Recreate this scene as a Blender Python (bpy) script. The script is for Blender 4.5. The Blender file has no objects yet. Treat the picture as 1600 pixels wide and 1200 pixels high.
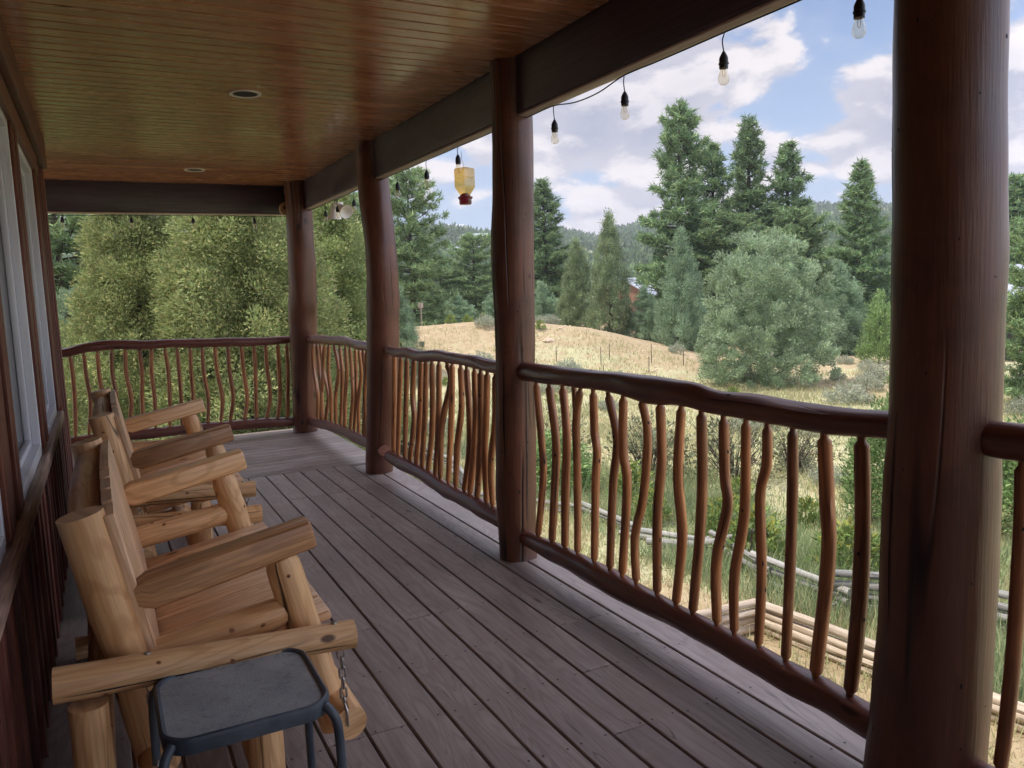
import bpy, math, random
import numpy as np
from mathutils import Vector, Matrix
R = math.radians
S = bpy.context.scene
COL = S.collection

# ------------------------------------------------------------------ camera
cam_data = bpy.data.cameras.new("camera")
cam_data.sensor_width = 36.0
cam_data.lens = 1244.0 / 1600.0 * 36.0
cam_data.clip_start = 0.05
cam_data.clip_end = 6000
cam = bpy.data.objects.new("camera", cam_data)
COL.objects.link(cam)
CM = [[0.88754, -0.08539, 0.45275], [-0.45948, -0.09161, 0.88345], [-0.03396, -0.99213, -0.12054]]
cam.matrix_world = Matrix(((CM[0][0], -CM[0][1], -CM[0][2], 0.0), (CM[1][0], -CM[1][1], -CM[1][2], 0.0),
                           (CM[2][0], -CM[2][1], -CM[2][2], 1.45), (0, 0, 0, 1)))
S.camera = cam

# ------------------------------------------------------------------ sun, sky, exposure
SUN_EL, SUN_AZ = R(63), R(-72)          # azimuth measured from +Y towards +X
sdir = Vector((math.sin(SUN_AZ) * math.cos(SUN_EL), math.cos(SUN_AZ) * math.cos(SUN_EL), math.sin(SUN_EL)))
sun_data = bpy.data.lights.new("sun", 'SUN')
sun_data.energy = 2.6
sun_data.angle = R(2.0)
sun_data.color = (1.0, 0.95, 0.87)
sun = bpy.data.objects.new("sun", sun_data)
sun.rotation_mode = 'QUATERNION'
sun.rotation_quaternion = sdir.to_track_quat('Z', 'Y')
COL.objects.link(sun)
S.view_settings.view_transform = 'Standard'
S.view_settings.look = 'None'
S.view_settings.exposure = 1.0
S.view_settings.gamma = 1.0
S.render.engine = 'CYCLES'
S.cycles.max_bounces = 8
S.cycles.diffuse_bounces = 5

world = bpy.data.worlds.new("World")
S.world = world
world.use_nodes = True

class NT:
    def __init__(s, tree):
        s.t = tree; s.n = tree.nodes; s.l = tree.links
    def node(s, kind, **kw):
        n = s.n.new(kind)
        for k, v in kw.items(): setattr(n, k, v)
        return n
    def put(s, sock, v):
        if hasattr(v, 'is_linked') or hasattr(v, 'links'): s.l.new(v, sock)
        elif isinstance(v, (tuple, list)) and len(v) == 3 and sock.type == 'RGBA': sock.default_value = (*v, 1)
        else: sock.default_value = v
    def math(s, op, a, b=0.0, c=0.0, clamp=False):
        n = s.node('ShaderNodeMath', operation=op); n.use_clamp = clamp
        s.put(n.inputs[0], a); s.put(n.inputs[1], b)
        if op in ('MULTIPLY_ADD',): s.put(n.inputs[2], c)
        return n.outputs[0]
    def vmath(s, op, a, b=(0, 0, 0)):
        n = s.node('ShaderNodeVectorMath', operation=op)
        s.put(n.inputs[0], a); s.put(n.inputs[1], b)
        return n.outputs['Value'] if op in ('DOT_PRODUCT', 'LENGTH') else n.outputs[0]
    def noise(s, vec, scale, detail=4, rough=0.55, dist=0.0, dims='3D'):
        n = s.node('ShaderNodeTexNoise', noise_dimensions=dims)
        s.put(n.inputs['Vector'], vec); n.inputs['Scale'].default_value = scale
        n.inputs['Detail'].default_value = detail; n.inputs['Roughness'].default_value = rough
        n.inputs['Distortion'].default_value = dist
        return n.outputs['Fac']
    def maprange(s, v, a, b, c=0.0, d=1.0, smooth=True):
        n = s.node('ShaderNodeMapRange'); n.interpolation_type = 'SMOOTHSTEP' if smooth else 'LINEAR'
        s.put(n.inputs[0], v)
        for i, x in enumerate((a, b, c, d)): s.put(n.inputs[i + 1], x)
        return n.outputs[0]
    def mix(s, f, a, b, mode='MIX'):
        n = s.node('ShaderNodeMix', data_type='RGBA', blend_type=mode); n.clamp_result = False
        s.put(n.inputs[0], f); s.put(n.inputs[6], a); s.put(n.inputs[7], b)
        return n.outputs[2]

def build_world():
    w = NT(world.node_tree)
    bg = w.n['Background']
    sky = w.node('ShaderNodeTexSky', sky_type='NISHITA')
    sky.sun_disc = False; sky.sun_elevation = SUN_EL; sky.sun_rotation = SUN_AZ
    sky.altitude = 2100; sky.air_density = 1.0; sky.dust_density = 1.2; sky.ozone_density = 1.5
    bg.inputs['Strength'].default_value = 0.1
    g = w.node('ShaderNodeTexCoord').outputs['Generated']
    def density(dz):
        v = w.vmath('ADD', g, (0, 0, dz))
        v = w.vmath('MULTIPLY', v, (1, 1, 2.0))
        wob = w.node('ShaderNodeTexNoise'); w.put(wob.inputs['Vector'], v); wob.inputs['Scale'].default_value = 5; wob.inputs['Detail'].default_value = 2
        wv = w.vmath('MULTIPLY', w.vmath('SUBTRACT', wob.outputs['Color'], (.5, .5, .5)), (.08, .08, .08))
        v2 = w.vmath('ADD', v, wv)
        a = w.noise(w.vmath('ADD', v2, (3.1, 1.7, 0.4)), 5.2, 8, 0.60)
        big = w.noise(w.vmath('ADD', v, (7.3, 2.2, 5.0)), 2.4, 2, 0.5)
        s_ = w.math('ADD', w.math('MULTIPLY', a, 0.85), w.math('MULTIPLY', big, 0.35))
        for sc, am in ((15.0, .17),):
            vo = w.node('ShaderNodeTexVoronoi'); vo.feature = 'F1'; vo.inputs['Scale'].default_value = sc
            w.put(vo.inputs['Vector'], v2)
            s_ = w.math('ADD', s_, w.math('MULTIPLY', w.math('SUBTRACT', .50, vo.outputs['Distance']), am))
        return s_
    blobs = [((.56, .81, .165), .075, .030, .16), ((.565, .82, .075), .07, .035, .20), ((.66, .71, .27), .12, .05, .17),
             ((.79, .585, .20), .09, .06, .2), ((.755, .64, .145), .08, .03, .12), ((.63, .755, .185), .07, .04, .13),
             ((.50, .83, .24), .12, .06, .12), ((.39, .91, .15), .12, .06, .10), ((.85, .50, .15), .1, .06, .12),
             ((.755, .59, .285), .05, .045, -.28), ((.735, .64, .235), .05, .04, -.22), ((.49, .865, .085), .05, .03, -.18),
             ((.60, .79, .125), .06, .018, -.10), ((.70, .685, .185), .06, .02, -.10), ((.40, .91, .07), .12, .03, -.12)]
    cov = None
    for c, sx, sz, amp in blobs:
        q = w.vmath('MULTIPLY', w.vmath('SUBTRACT', g, c), (1 / sx, 1 / sx, 1 / sz))
        e = w.math('EXPONENT', w.math('MULTIPLY', w.vmath('DOT_PRODUCT', q, q), -0.7))
        e = w.math('MULTIPLY', e, amp)
        cov = e if cov is None else w.math('ADD', cov, e)
    d0 = w.math('ADD', density(0.0), cov)
    d1 = w.math('ADD', density(0.022), cov)
    fac = w.maprange(d0, 0.56, 0.635)
    # tops catch the sun, undersides stay lilac grey
    lit = w.maprange(w.math('SUBTRACT', d0, d1), -0.045, 0.075)
    thick = w.maprange(d0, 0.60, .92, 1.0, 0.2)
    lit = w.math('MULTIPLY_ADD', lit, 0.62, w.math('MULTIPLY', thick, 0.42))
    cloud = w.mix(lit, (2.0, 2.12, 2.8), (4.9, 4.55, 4.6))
    skyc = w.mix(1.0, sky.outputs['Color'], (.82, .80, .84), 'MULTIPLY')
    haze = w.maprange(w.node('ShaderNodeSeparateXYZ').outputs['Z'], 0.02, 0.36, 0.94, 0.12)
    sep = haze.node.inputs[0].links[0].from_node
    w.put(sep.inputs[0], g)
    skyc = w.mix(haze, skyc, (2.3, 2.85, 3.9))
    col = w.mix(w.math('MULTIPLY_ADD', fac, 0.84, w.math('MULTIPLY', w.maprange(d0, .42, .62), .12)), skyc, cloud)
    # unseen sky overhead and to the right boosted, added to light the porch
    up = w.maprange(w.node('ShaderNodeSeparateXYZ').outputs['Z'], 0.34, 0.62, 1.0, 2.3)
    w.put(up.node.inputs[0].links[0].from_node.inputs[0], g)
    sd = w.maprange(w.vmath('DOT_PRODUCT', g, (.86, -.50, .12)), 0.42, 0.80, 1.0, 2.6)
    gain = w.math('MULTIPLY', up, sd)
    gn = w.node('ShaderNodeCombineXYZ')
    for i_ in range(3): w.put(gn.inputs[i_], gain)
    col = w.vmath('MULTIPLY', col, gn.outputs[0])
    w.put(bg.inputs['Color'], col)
build_world()

# ------------------------------------------------------------------ materials
def base_mat(name, color=(.5, .5, .5), rough=.6, metal=0.0, spec=0.5):
    m = bpy.data.materials.new(name); m.use_nodes = True
    p = m.node_tree.nodes['Principled BSDF']
    p.inputs['Base Color'].default_value = (*color, 1); p.inputs['Roughness'].default_value = rough
    p.inputs['Metallic'].default_value = metal; p.inputs['Specular IOR Level'].default_value = spec
    return m, NT(m.node_tree), p

def wood(name, c_light, c_dark, c_line, rough=.5, bump=.25, figure=.6, stain=None, cracks=.5, knots=.6, var=.25, coat=0.0, grain=(1.3, 30), bumpd=.004, finew=.7, crk=(.55, 9.0), crw=.012, kr=(.045, .10), ks=(1.9, 7.0), kgate=None):
    m, w, p = base_mat(name, c_light, rough)
    uv = w.node('ShaderNodeUVMap'); uv.uv_map = 'uv'
    at = w.node('ShaderNodeAttribute', attribute_name='rnd').outputs['Fac']
    off = w.node('ShaderNodeCombineXYZ'); w.put(off.inputs[0], w.math('MULTIPLY', at, 37.0)); w.put(off.inputs[1], w.math('MULTIPLY', at, 91.0)); w.put(off.inputs[2], w.math('MULTIPLY', at, 13.0))
    base = w.vmath('ADD', uv.outputs[0], off.outputs[0])
    fine = w.noise(w.vmath('MULTIPLY', base, (grain[0], grain[1], 1)), 3.0, 6, .65)
    broad = w.noise(w.vmath('MULTIPLY', base, (.9, 4.5, 1)), 1.3, 4, .6)
    fig = w.noise(w.vmath('MULTIPLY', base, (.8, 5.5, 1)), 1.2, 2, .45, 0.6)
    rings = w.math('SINE', w.math('MULTIPLY', fig, 85.0))
    rings = w.maprange(rings, 0.1, 1.0)
    vor = w.node('ShaderNodeTexVoronoi'); vor.feature = 'F1'; vor.inputs['Scale'].default_value = 1.0
    w.put(vor.inputs['Vector'], w.vmath('MULTIPLY', w.vmath('ADD', base, (.31, .17, 0)), (*ks, 1)))
    kd = w.math('ADD', vor.outputs['Distance'], w.math('MULTIPLY', w.math('SUBTRACT', broad, .5), .12))
    kn = w.maprange(kd, kr[0], kr[1], 1.0, 0.0)
    if kgate is not None:
        sc_ = w.node('ShaderNodeSeparateColor'); w.put(sc_.inputs[0], vor.outputs['Color'])
        kn = w.math('MULTIPLY', kn, w.math('GREATER_THAN', sc_.outputs[0], kgate))
    kn = w.math('MULTIPLY', kn, knots)
    c = w.mix(w.maprange(broad, .3, .72), c_dark, c_light)
    c = w.mix(w.math('MULTIPLY', w.maprange(fine, .38, .66), finew), c, c_line)
    c = w.mix(w.math('MULTIPLY', rings, figure * .6), c, c_line)
    dark = tuple(x * .28 for x in c_line)
    c = w.mix(kn, c, dark)
    cr = w.noise(w.vmath('MULTIPLY', base, (*crk, 1)), 1.6, 2, .4)
    cr = w.maprange(w.math('ABSOLUTE', w.math('SUBTRACT', cr, .5)), .0, crw, 1.0, 0.0)
    gate = w.maprange(w.noise(w.vmath('MULTIPLY', base, (1.2, 3.0, 1)), 1.1, 2), (.44 if crk[0] < .5 else .52), .62)
    cr = w.math('MULTIPLY', w.math('MULTIPLY', cr, gate), cracks)
    c = w.mix(cr, c, tuple(x * .12 for x in c_line))
    if stain:
        tc = w.node('ShaderNodeTexCoord').outputs['Object']
        st = w.maprange(w.noise(tc, 2.6, 5, .62), .47, .70)
        c = w.mix(w.math('MULTIPLY', st, stain[1]), c, stain[0])
        st2 = w.maprange(w.noise(w.vmath('ADD', tc, (5, 9, 2)), 22, 3, .6), .62, .74)
        c = w.mix(w.math('MULTIPLY', st2, stain[1] * .5), c, tuple(x * .5 for x in c_line))
    vv = w.node('ShaderNodeHueSaturation'); w.put(vv.inputs['Color'], c)
    w.put(vv.inputs['Value'], w.maprange(w.math('FRACT', w.math('MULTIPLY', at, 7.13)), 0, 1, 1 - var, 1 + var, False))
    w.put(p.inputs['Base Color'], vv.outputs[0])
    h = w.math('SUBTRACT', w.math('MULTIPLY_ADD', fine, .5, w.math('MULTIPLY', broad, .4)), w.math('MULTIPLY', cr, 1.6))
    b = w.node('ShaderNodeBump'); b.inputs['Strength'].default_value = bump; b.inputs['Distance'].default_value = bumpd
    w.put(b.inputs['Height'], h); w.put(p.inputs['Normal'], b.outputs[0])
    w.put(p.inputs['Roughness'], w.maprange(broad, .3, .7, max(.05, rough - .08), rough + .1))
    p.inputs['Coat Weight'].default_value = coat; p.inputs['Coat Roughness'].default_value = .12
    return m

M = {}
M['post'] = wood('stained_log', (.165, .058, .028), (.088, .031, .017), (.048, .017, .011), rough=.42, bump=.8, figure=.30, cracks=1.0, knots=1.0, var=.10, coat=.06, stain=((.05, .018, .012), .7), crk=(.16, 3.4), crw=.016, finew=.30, kr=(.07, .15), ks=(3.0, 5.5), kgate=.5)
M['rail'] = wood('stained_rail_log', (.205, .064, .036), (.115, .036, .023), (.06, .02, .014), rough=.40, bump=.5, figure=.2, cracks=.5, knots=.8, var=.15, coat=.2)
M['rail_worn'] = wood('worn_rail_log', (.42, .26, .22), (.20, .075, .05), (.08, .03, .022), rough=.38, bump=.6, figure=.2, cracks=.8, knots=.8, var=.1, coat=.2, crk=(.3, 4.0), crw=.012)
M['baluster'] = wood('stained_branch', (.52, .22, .075), (.31, .12, .042), (.07, .02, .012), rough=.4, bump=.5, figure=.2, cracks=.4, knots=.7, var=.28, coat=.15)
M['pine'] = wood('golden_pine', (.84, .55, .29), (.72, .42, .19), (.40, .17, .05), rough=.45, bump=.18, figure=.6, cracks=1.0, knots=1.0, var=.10, coat=.08, finew=.4, crk=(.3, 3.2), crw=.009, kr=(.07, .13), ks=(4.5, 9.0), kgate=.55)
M['pineboard'] = wood('pale_pine_board', (.82, .57, .36), (.73, .46, .26), (.48, .24, .10), rough=.42, bump=.15, figure=.7, cracks=.25, knots=1.0, kr=(.07, .16), ks=(4.5, 9.0), kgate=.5, var=.10, coat=.08)
M['armwood'] = wood('weathered_pine', (.56, .30, .13), (.40, .20, .085), (.20, .09, .035), rough=.5, bump=.2, figure=.6, cracks=.5, knots=.9, var=.2, coat=.05)
M['deck'] = wood('weathered_deck_board', (.365, .298, .258), (.245, .192, .165), (.13, .095, .085), rough=.42, bump=.4, figure=.55, cracks=.5, knots=.8, var=.15, stain=((.24, .165, .14), .7), grain=(1.0, 20), finew=.35, crk=(.4, 7.0), crw=.008)
M['ceiling'] = wood('varnished_ceiling_board', (.52, .245, .110), (.43, .185, .080), (.20, .075, .03), rough=.24, bump=.10, figure=.35, cracks=.1, knots=.8, var=.10, coat=.35, bumpd=.002)
M['beam'] = wood('dark_beam', (.080, .060, .080), (.058, .045, .066), (.025, .015, .02), rough=.42, bump=.3, figure=.2, cracks=.2, knots=.3, var=.08)  # cool purplish tint puts the lens flare's blue veil into the colour
M['soffit'] = wood('pale_beam_underside', (.50, .42, .37), (.40, .33, .29), (.28, .21, .18), rough=.6, bump=.2, figure=.3, cracks=.2, knots=.3, var=.05)
M['siding'] = wood('red_brown_siding', (.20, .058, .036), (.12, .036, .024), (.03, .011, .009), rough=.5, bump=.5, figure=.3, cracks=.5, knots=.4, var=.25)
M['trim'] = wood('red_cedar_trim', (.21, .07, .036), (.13, .042, .024), (.07, .02, .014), rough=.5, bump=.3, figure=.4, cracks=.3, knots=.4, var=.1)
M['sill'] = wood('window_sill_wood', (.46, .32, .25), (.32, .20, .15), (.09, .05, .04), rough=.45, bump=.3, figure=.3, cracks=.3, knots=.3, var=.1)
M['grey_log'] = wood('grey_weathered_log', (.34, .31, .28), (.23, .21, .19), (.12, .14, .13), rough=.85, bump=.6, figure=.2, cracks=.9, knots=.5, var=.25, bumpd=.01)
M['peeled_log'] = wood('peeled_pale_log', (.56, .48, .38), (.44, .35, .26), (.30, .21, .13), rough=.7, bump=.5, figure=.2, cracks=.7, knots=.6, var=.15, bumpd=.008)
M['bark'] = wood('bark', (.12, .085, .065), (.07, .05, .04), (.03, .02, .018), rough=.95, bump=1, figure=.1, cracks=.9, knots=.3, var=.2, bumpd=.03)
M['knot'], _, _ = base_mat('wood_knot', (.10, .035, .015), .5)
M['dark'], _, _ = base_mat('dark_gap', (.012, .010, .010), .8)
M['nail'], _, _ = base_mat('nail_head', (.02, .016, .016), .5)
M['white'], w_, p_ = base_mat('white_window_vinyl', (.74, .76, .80), .35)
M['glass_dark'], _, p_ = base_mat('window_glass', (.012, .015, .017), .02); p_.inputs['IOR'].default_value = 1.55
M['black_plastic'], _, _ = base_mat('black_rubber', (.02, .022, .028), .5)
M['steel'], _, _ = base_mat('zinc_steel', (.42, .40, .37), .38, .9)
M['white_metal'], _, _ = base_mat('white_enamel', (.75, .72, .66), .4)
M['fil'], _, _ = base_mat('brass_filament', (.5, .35, .15), .4, .6)

def glassy(name, tint, alpha, rough=.05):
    m = bpy.data.materials.new(name); m.use_nodes = True; w = NT(m.node_tree)
    w.n.remove(w.n['Principled BSDF'])
    tr = w.node('ShaderNodeBsdfTransparent'); tr.inputs[0].default_value = (*tint, 1)
    gl = w.node('ShaderNodeBsdfGlossy'); gl.inputs['Roughness'].default_value = rough
    df = w.node('ShaderNodeBsdfTranslucent'); df.inputs[0].default_value = (*tint, 1)
    lw = w.node('ShaderNodeLayerWeight'); lw.inputs['Blend'].default_value = .35
    m1 = w.node('ShaderNodeMixShader'); m1.inputs[0].default_value = alpha
    w.l.new(tr.outputs[0], m1.inputs[1]); w.l.new(df.outputs[0], m1.inputs[2])
    m2 = w.node('ShaderNodeMixShader'); w.l.new(w.math('MULTIPLY', lw.outputs['Facing'], .45), m2.inputs[0])
    w.l.new(m1.outputs[0], m2.inputs[1]); w.l.new(gl.outputs[0], m2.inputs[2])
    w.l.new(m2.outputs[0], w.n['Material Output'].inputs[0])
    return m
M['bulb'] = glassy('clear_bulb_glass', (.97, .93, .84), .05)
M['nectar'] = glassy('amber_feeder_glass', (.86, .70, .38), .12)
M['redplastic'] = glassy('red_feeder_plastic', (.40, .13, .16), .85, .2)

def foliage(name, rough=.6, trans=.28):
    m = bpy.data.materials.new(name); m.use_nodes = True; w = NT(m.node_tree)
    w.n.remove(w.n['Principled BSDF'])
    a = w.node('ShaderNodeAttribute', attribute_name='tint').outputs['Color']
    oi = w.node('ShaderNodeObjectInfo')
    hs = w.node('ShaderNodeHueSaturation'); w.put(hs.inputs['Color'], a)
    w.put(hs.inputs['Value'], w.maprange(oi.outputs['Random'], 0, 1, .9, 1.12, False))
    d = w.node('ShaderNodeBsdfDiffuse'); t = w.node('ShaderNodeBsdfTranslucent')
    w.put(d.inputs[0], hs.outputs[0]); w.put(t.inputs[0], hs.outputs[0])
    mx = w.node('ShaderNodeMixShader'); mx.inputs[0].default_value = trans
    w.l.new(d.outputs[0], mx.inputs[1]); w.l.new(t.outputs[0], mx.inputs[2])
    w.l.new(mx.outputs[0], w.n['Material Output'].inputs[0])
    return m
M['leaf'] = foliage('leaf_foliage')

# ------------------------------------------------------------------ object helpers
def tag(o, label=None, cat=None, group=None, kind=None):
    if label: o['label'] = label
    if cat: o['category'] = cat
    if group: o['group'] = group
    if kind: o['kind'] = kind
    return o
def empty(name, loc=(0, 0, 0), rz=0, label=None, cat=None, group=None):
    o = bpy.data.objects.new(name, None); COL.objects.link(o)
    o.location = loc; o.rotation_euler = (0, 0, rz); o.empty_display_size = .1
    return tag(o, label, cat, group)
def copy_tree(o, parent=None):
    c = o.copy(); COL.objects.link(c); c.parent = parent
    for ch in list(o.children): copy_tree(ch, c)
    return c

def catmull(P, n):
    P = [np.array(p, float) for p in P]
    if len(P) == 2: return [P[0] + (P[1] - P[0]) * i / n for i in range(n + 1)]
    Q = [2 * P[0] - P[1]] + P + [2 * P[-1] - P[-2]]
    L = [np.linalg.norm(P[i + 1][:3] - P[i][:3]) for i in range(len(P) - 1)]
    tot = sum(L); out = []
    for i in range(len(P) - 1):
        k = max(1, int(round(n * L[i] / tot)))
        for j in range(k):
            t = j / k
            a, b, c, d = Q[i:i + 4]
            out.append(.5 * (2 * b + (c - a) * t + (2 * a - 5 * b + 4 * c - d) * t * t + (3 * b - a - 3 * c + d) * t ** 3))
    out.append(P[-1]); return out

class MB:
    def __init__(s): s.v = []; s.f = []; s.uv = []; s.r = []; s.m = []
    def face(s, idx, uvs, rnd, mi=0):
        s.f.append(idx); s.uv.extend(uvs); s.r.append(rnd); s.m.append(mi)
    def log(s, pts, radii=None, seg=12, n=12, rough=.05, rng=None, mi=0, knots=0, kamp=(.05, .14), taper=(1, 1), cap=True, flat=None):
        """tube through pts ((x,y,z) or (x,y,z,r)); taper=(start,end) scales the last 2.5 cm into a tenon"""
        rng = rng or random
        if radii is not None:
            if not isinstance(radii, (list, tuple)): radii = [radii] * len(pts)
            pts = [(*p, q) for p, q in zip(pts, radii)]
        C = catmull(pts, n)
        C = [np.array(c) for c in C]
        rnd = rng.random(); ph = [rng.uniform(0, 6.28) for _ in range(8)]
        kn = [(rng.random(), rng.uniform(0, 6.28), rng.uniform(*kamp)) for _ in range(knots)]
        def ins(at_start, sc):
            i0, i1 = (0, 1) if at_start else (-1, -2)
            a, b = C[i0], C[i1]; L = np.linalg.norm(b[:3] - a[:3]); q = (b - a) / max(L, 1e-6)
            e = .022 if L > .05 else L * .4
            c1 = a + q * e; c2 = a + q * (e + .012); c0 = a.copy(); c0[3] *= sc; c1[3] = a[3] * sc
            if at_start: C[0:1] = [c0, c1, c2]
            else: C[-1:] = [c2, c1, c0]
        if taper[0] != 1: ins(True, taper[0])
        if taper[1] != 1: ins(False, taper[1])
        d = C[-1][:3] - C[0][:3]; d = d / np.linalg.norm(d)
        up = np.array([0, 0, 1.]) if abs(d[2]) < .8 else np.array([1., 0, 0])
        b0 = len(s.v); L = 0; us = []
        for i, c in enumerate(C):
            t = C[min(i + 1, len(C) - 1)][:3] - C[max(i - 1, 0)][:3]; t = t / max(np.linalg.norm(t), 1e-9)
            a = np.cross(up, t); a /= np.linalg.norm(a); b = np.cross(t, a)
            if i: L += np.linalg.norm(c[:3] - C[i - 1][:3])
            us.append(L); fr = i / (len(C) - 1)
            for k in range(seg):
                th = 2 * math.pi * k / seg
                rr = c[3] * (1 + rough * (math.sin(L * 9 + ph[0] + th) * .5 + math.sin(L * 23 + ph[1] - 2 * th) * .35 + math.sin(3 * th + L * 5 + ph[2]) * .4 + math.sin(2 * th + ph[3]) * .4))
                for kt, ka, kh in kn:
                    dd = ((fr - kt) * 14) ** 2 + (math.sin((th - ka) / 2) * 3.4) ** 2
                    rr *= 1 + kh * math.exp(-dd * 2.2)
                q = c[:3] + rr * (math.cos(th) * a + math.sin(th) * b)
                if flat is not None:
                    off = np.dot(q - c[:3], b)
                    if off > flat * c[3]: q = q - b * (off - flat * c[3])
                s.v.append(tuple(q))
        r0 = sum(c[3] for c in C) / len(C) * 6.283 / seg
        for i in range(len(C) - 1):
            for k in range(seg):
                k2 = (k + 1) % seg
                s.face((b0 + i * seg + k, b0 + i * seg + k2, b0 + (i + 1) * seg + k2, b0 + (i + 1) * seg + k),
                       [(us[i], k * r0), (us[i], (k + 1) * r0), (us[i + 1], (k + 1) * r0), (us[i + 1], k * r0)], rnd, mi)
        s.grid = (b0, len(C), seg, us)
        if cap:
            for e, i in ((0, 0), (1, len(C) - 1)):
                idx = [b0 + i * seg + k for k in range(seg)]
                uvs = [(.03 * math.cos(6.283 * k / seg), .03 * math.sin(6.283 * k / seg)) for k in range(seg)]
                if e == 0: idx.reverse()
                s.face(tuple(idx), uvs, (rnd + .3) % 1, mi)
        return s
    def on(s, g, u, k, off=.0007):
        """point on the last tube: u metres along, k turns around (0..1), pushed out by off"""
        b0, n, seg, us = g
        i = 0
        while i < n - 2 and us[i + 1] < u: i += 1
        f = min(max((u - us[i]) / max(us[i + 1] - us[i], 1e-6), 0), 1)
        kk = (k % 1) * seg; k0 = int(kk) % seg; fk = kk - int(kk); k1 = (k0 + 1) % seg
        P = lambda a, b: np.array(s.v[b0 + a * seg + b])
        q = (P(i, k0) * (1 - fk) + P(i, k1) * fk) * (1 - f) + (P(i + 1, k0) * (1 - fk) + P(i + 1, k1) * fk) * f
        c = sum(P(i, b) for b in range(0, seg, max(1, seg // 4))) / len(range(0, seg, max(1, seg // 4)))
        o = q - c; return q + o / max(np.linalg.norm(o), 1e-6) * off
    def crack(s, g, u0, u1, k, width, rng, mi=1, wander=.03):
        R_ = np.linalg.norm(s.on(g, u0, k) - s.on(g, u0, k + .5)) / 2
        n = max(6, int((u1 - u0) / .03)); L = []; kk = k; dk = 0
        for j in range(n + 1):
            t = j / n; dk = dk * .8 + rng.uniform(-1, 1) * wander * .02; kk += dk
            w = 1.5 * width * (math.sin(math.pi * t) ** .5 * rng.uniform(.55, 1.15) + .05) / (6.283 * R_) / 2
            u = u0 + (u1 - u0) * t; L.append((s.on(g, u, kk - w, .0016), s.on(g, u, kk + w, .0016)))
        b = len(s.v)
        for a, c in L: s.v.append(tuple(a)); s.v.append(tuple(c))
        for j in range(n): s.face((b + 2*j, b + 2*j + 1, b + 2*j + 3, b + 2*j + 2), [(0, 0)] * 4, 0, mi)
    def spot(s, g, u, k, ru, rk, mi=1, off=.0008, rng=random):
        R_ = np.linalg.norm(s.on(g, u, k) - s.on(g, u, k + .5)) / 2; b = len(s.v); n = 9
        for j in range(n):
            a = 6.283 * j / n; q = rng.uniform(.75, 1.15)
            s.v.append(tuple(s.on(g, u + ru * q * math.sin(a), k + rk * q * math.cos(a) / (6.283 * R_), off)))
        s.v.append(tuple(s.on(g, u, k, off + .0006)))
        for j in range(n): s.face((b + j, b + (j + 1) % n, b + n), [(0, 0)] * 3, 0, mi)
    def bar(s, p0, p1, w, t, up=(0, 0, 1), ch=.004, rng=None, mi=0, ends=None):
        """straight board from p0 to p1, w wide, t thick (along up), chamfered edges; ends: list of (frac, wscale, tscale)"""
        rng = rng or random
        p0 = np.array(p0, float); p1 = np.array(p1, float); L = np.linalg.norm(p1 - p0); d = (p1 - p0) / L
        up = np.array(up, float); sd = np.cross(d, up); sd /= np.linalg.norm(sd); u2 = np.cross(sd, d)
        prof = [(-w/2+ch, -t/2), (w/2-ch, -t/2), (w/2, -t/2+ch), (w/2, t/2-ch), (w/2-ch, t/2), (-w/2+ch, t/2), (-w/2, t/2-ch), (-w/2, -t/2+ch)]
        per = [0]
        for i in range(8):
            a, b = prof[i], prof[(i + 1) % 8]; per.append(per[-1] + math.hypot(a[0]-b[0], a[1]-b[1]))
        st = ends or [(0, 1, 1), (1, 1, 1)]
        e = min(ch, L*.2)
        st = [(st[0][0], st[0][1] * (1 - 2*ch/w*.7), st[0][2] * (1 - 2*ch/t*.7)), (e / L, st[0][1], st[0][2])] + list(st[1:-1]) + [(1 - e / L, st[-1][1], st[-1][2]), (1, st[-1][1] * (1 - 2*ch/w*.7), st[-1][2] * (1 - 2*ch/t*.7))]
        rnd = rng.random(); b0 = len(s.v)
        for fr, ws, ts in st:
            for x, y in prof: s.v.append(tuple(p0 + d * L * fr + sd * x * ws + u2 * y * ts))
        for i in range(len(st) - 1):
            ua, ub = st[i][0] * L, st[i + 1][0] * L
            for k in range(8):
                k2 = (k + 1) % 8
                s.face((b0 + i*8 + k, b0 + i*8 + k2, b0 + (i+1)*8 + k2, b0 + (i+1)*8 + k), [(ua, per[k]), (ua, per[k+1]), (ub, per[k+1]), (ub, per[k])], rnd, mi)
        for i in (0, len(st) - 1):
            idx = [b0 + i*8 + k for k in range(8)]; uvs = [(x * .3, y * .3) for x, y in prof]
            if i == 0: idx.reverse(); uvs.reverse()
            s.face(tuple(idx), uvs, (rnd + .4) % 1, mi)
        return s
    def box(s, lo, hi, mi=0, rng=None, axis=1, ch=.003):
        lo = np.array(lo, float); hi = np.array(hi, float); c = (lo + hi) / 2; sz = hi - lo
        p0 = c.copy(); p1 = c.copy(); p0[axis] = lo[axis]; p1[axis] = hi[axis]
        up = (0, 0, 1) if axis != 2 else (1, 0, 0)
        if axis == 0: w, t = sz[1], sz[2]
        elif axis == 1: w, t = sz[0], sz[2]
        else: w, t = sz[1], sz[0]
        return s.bar(p0, p1, w, t, up, min(ch, w*.3, t*.3), rng, mi)
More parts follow.
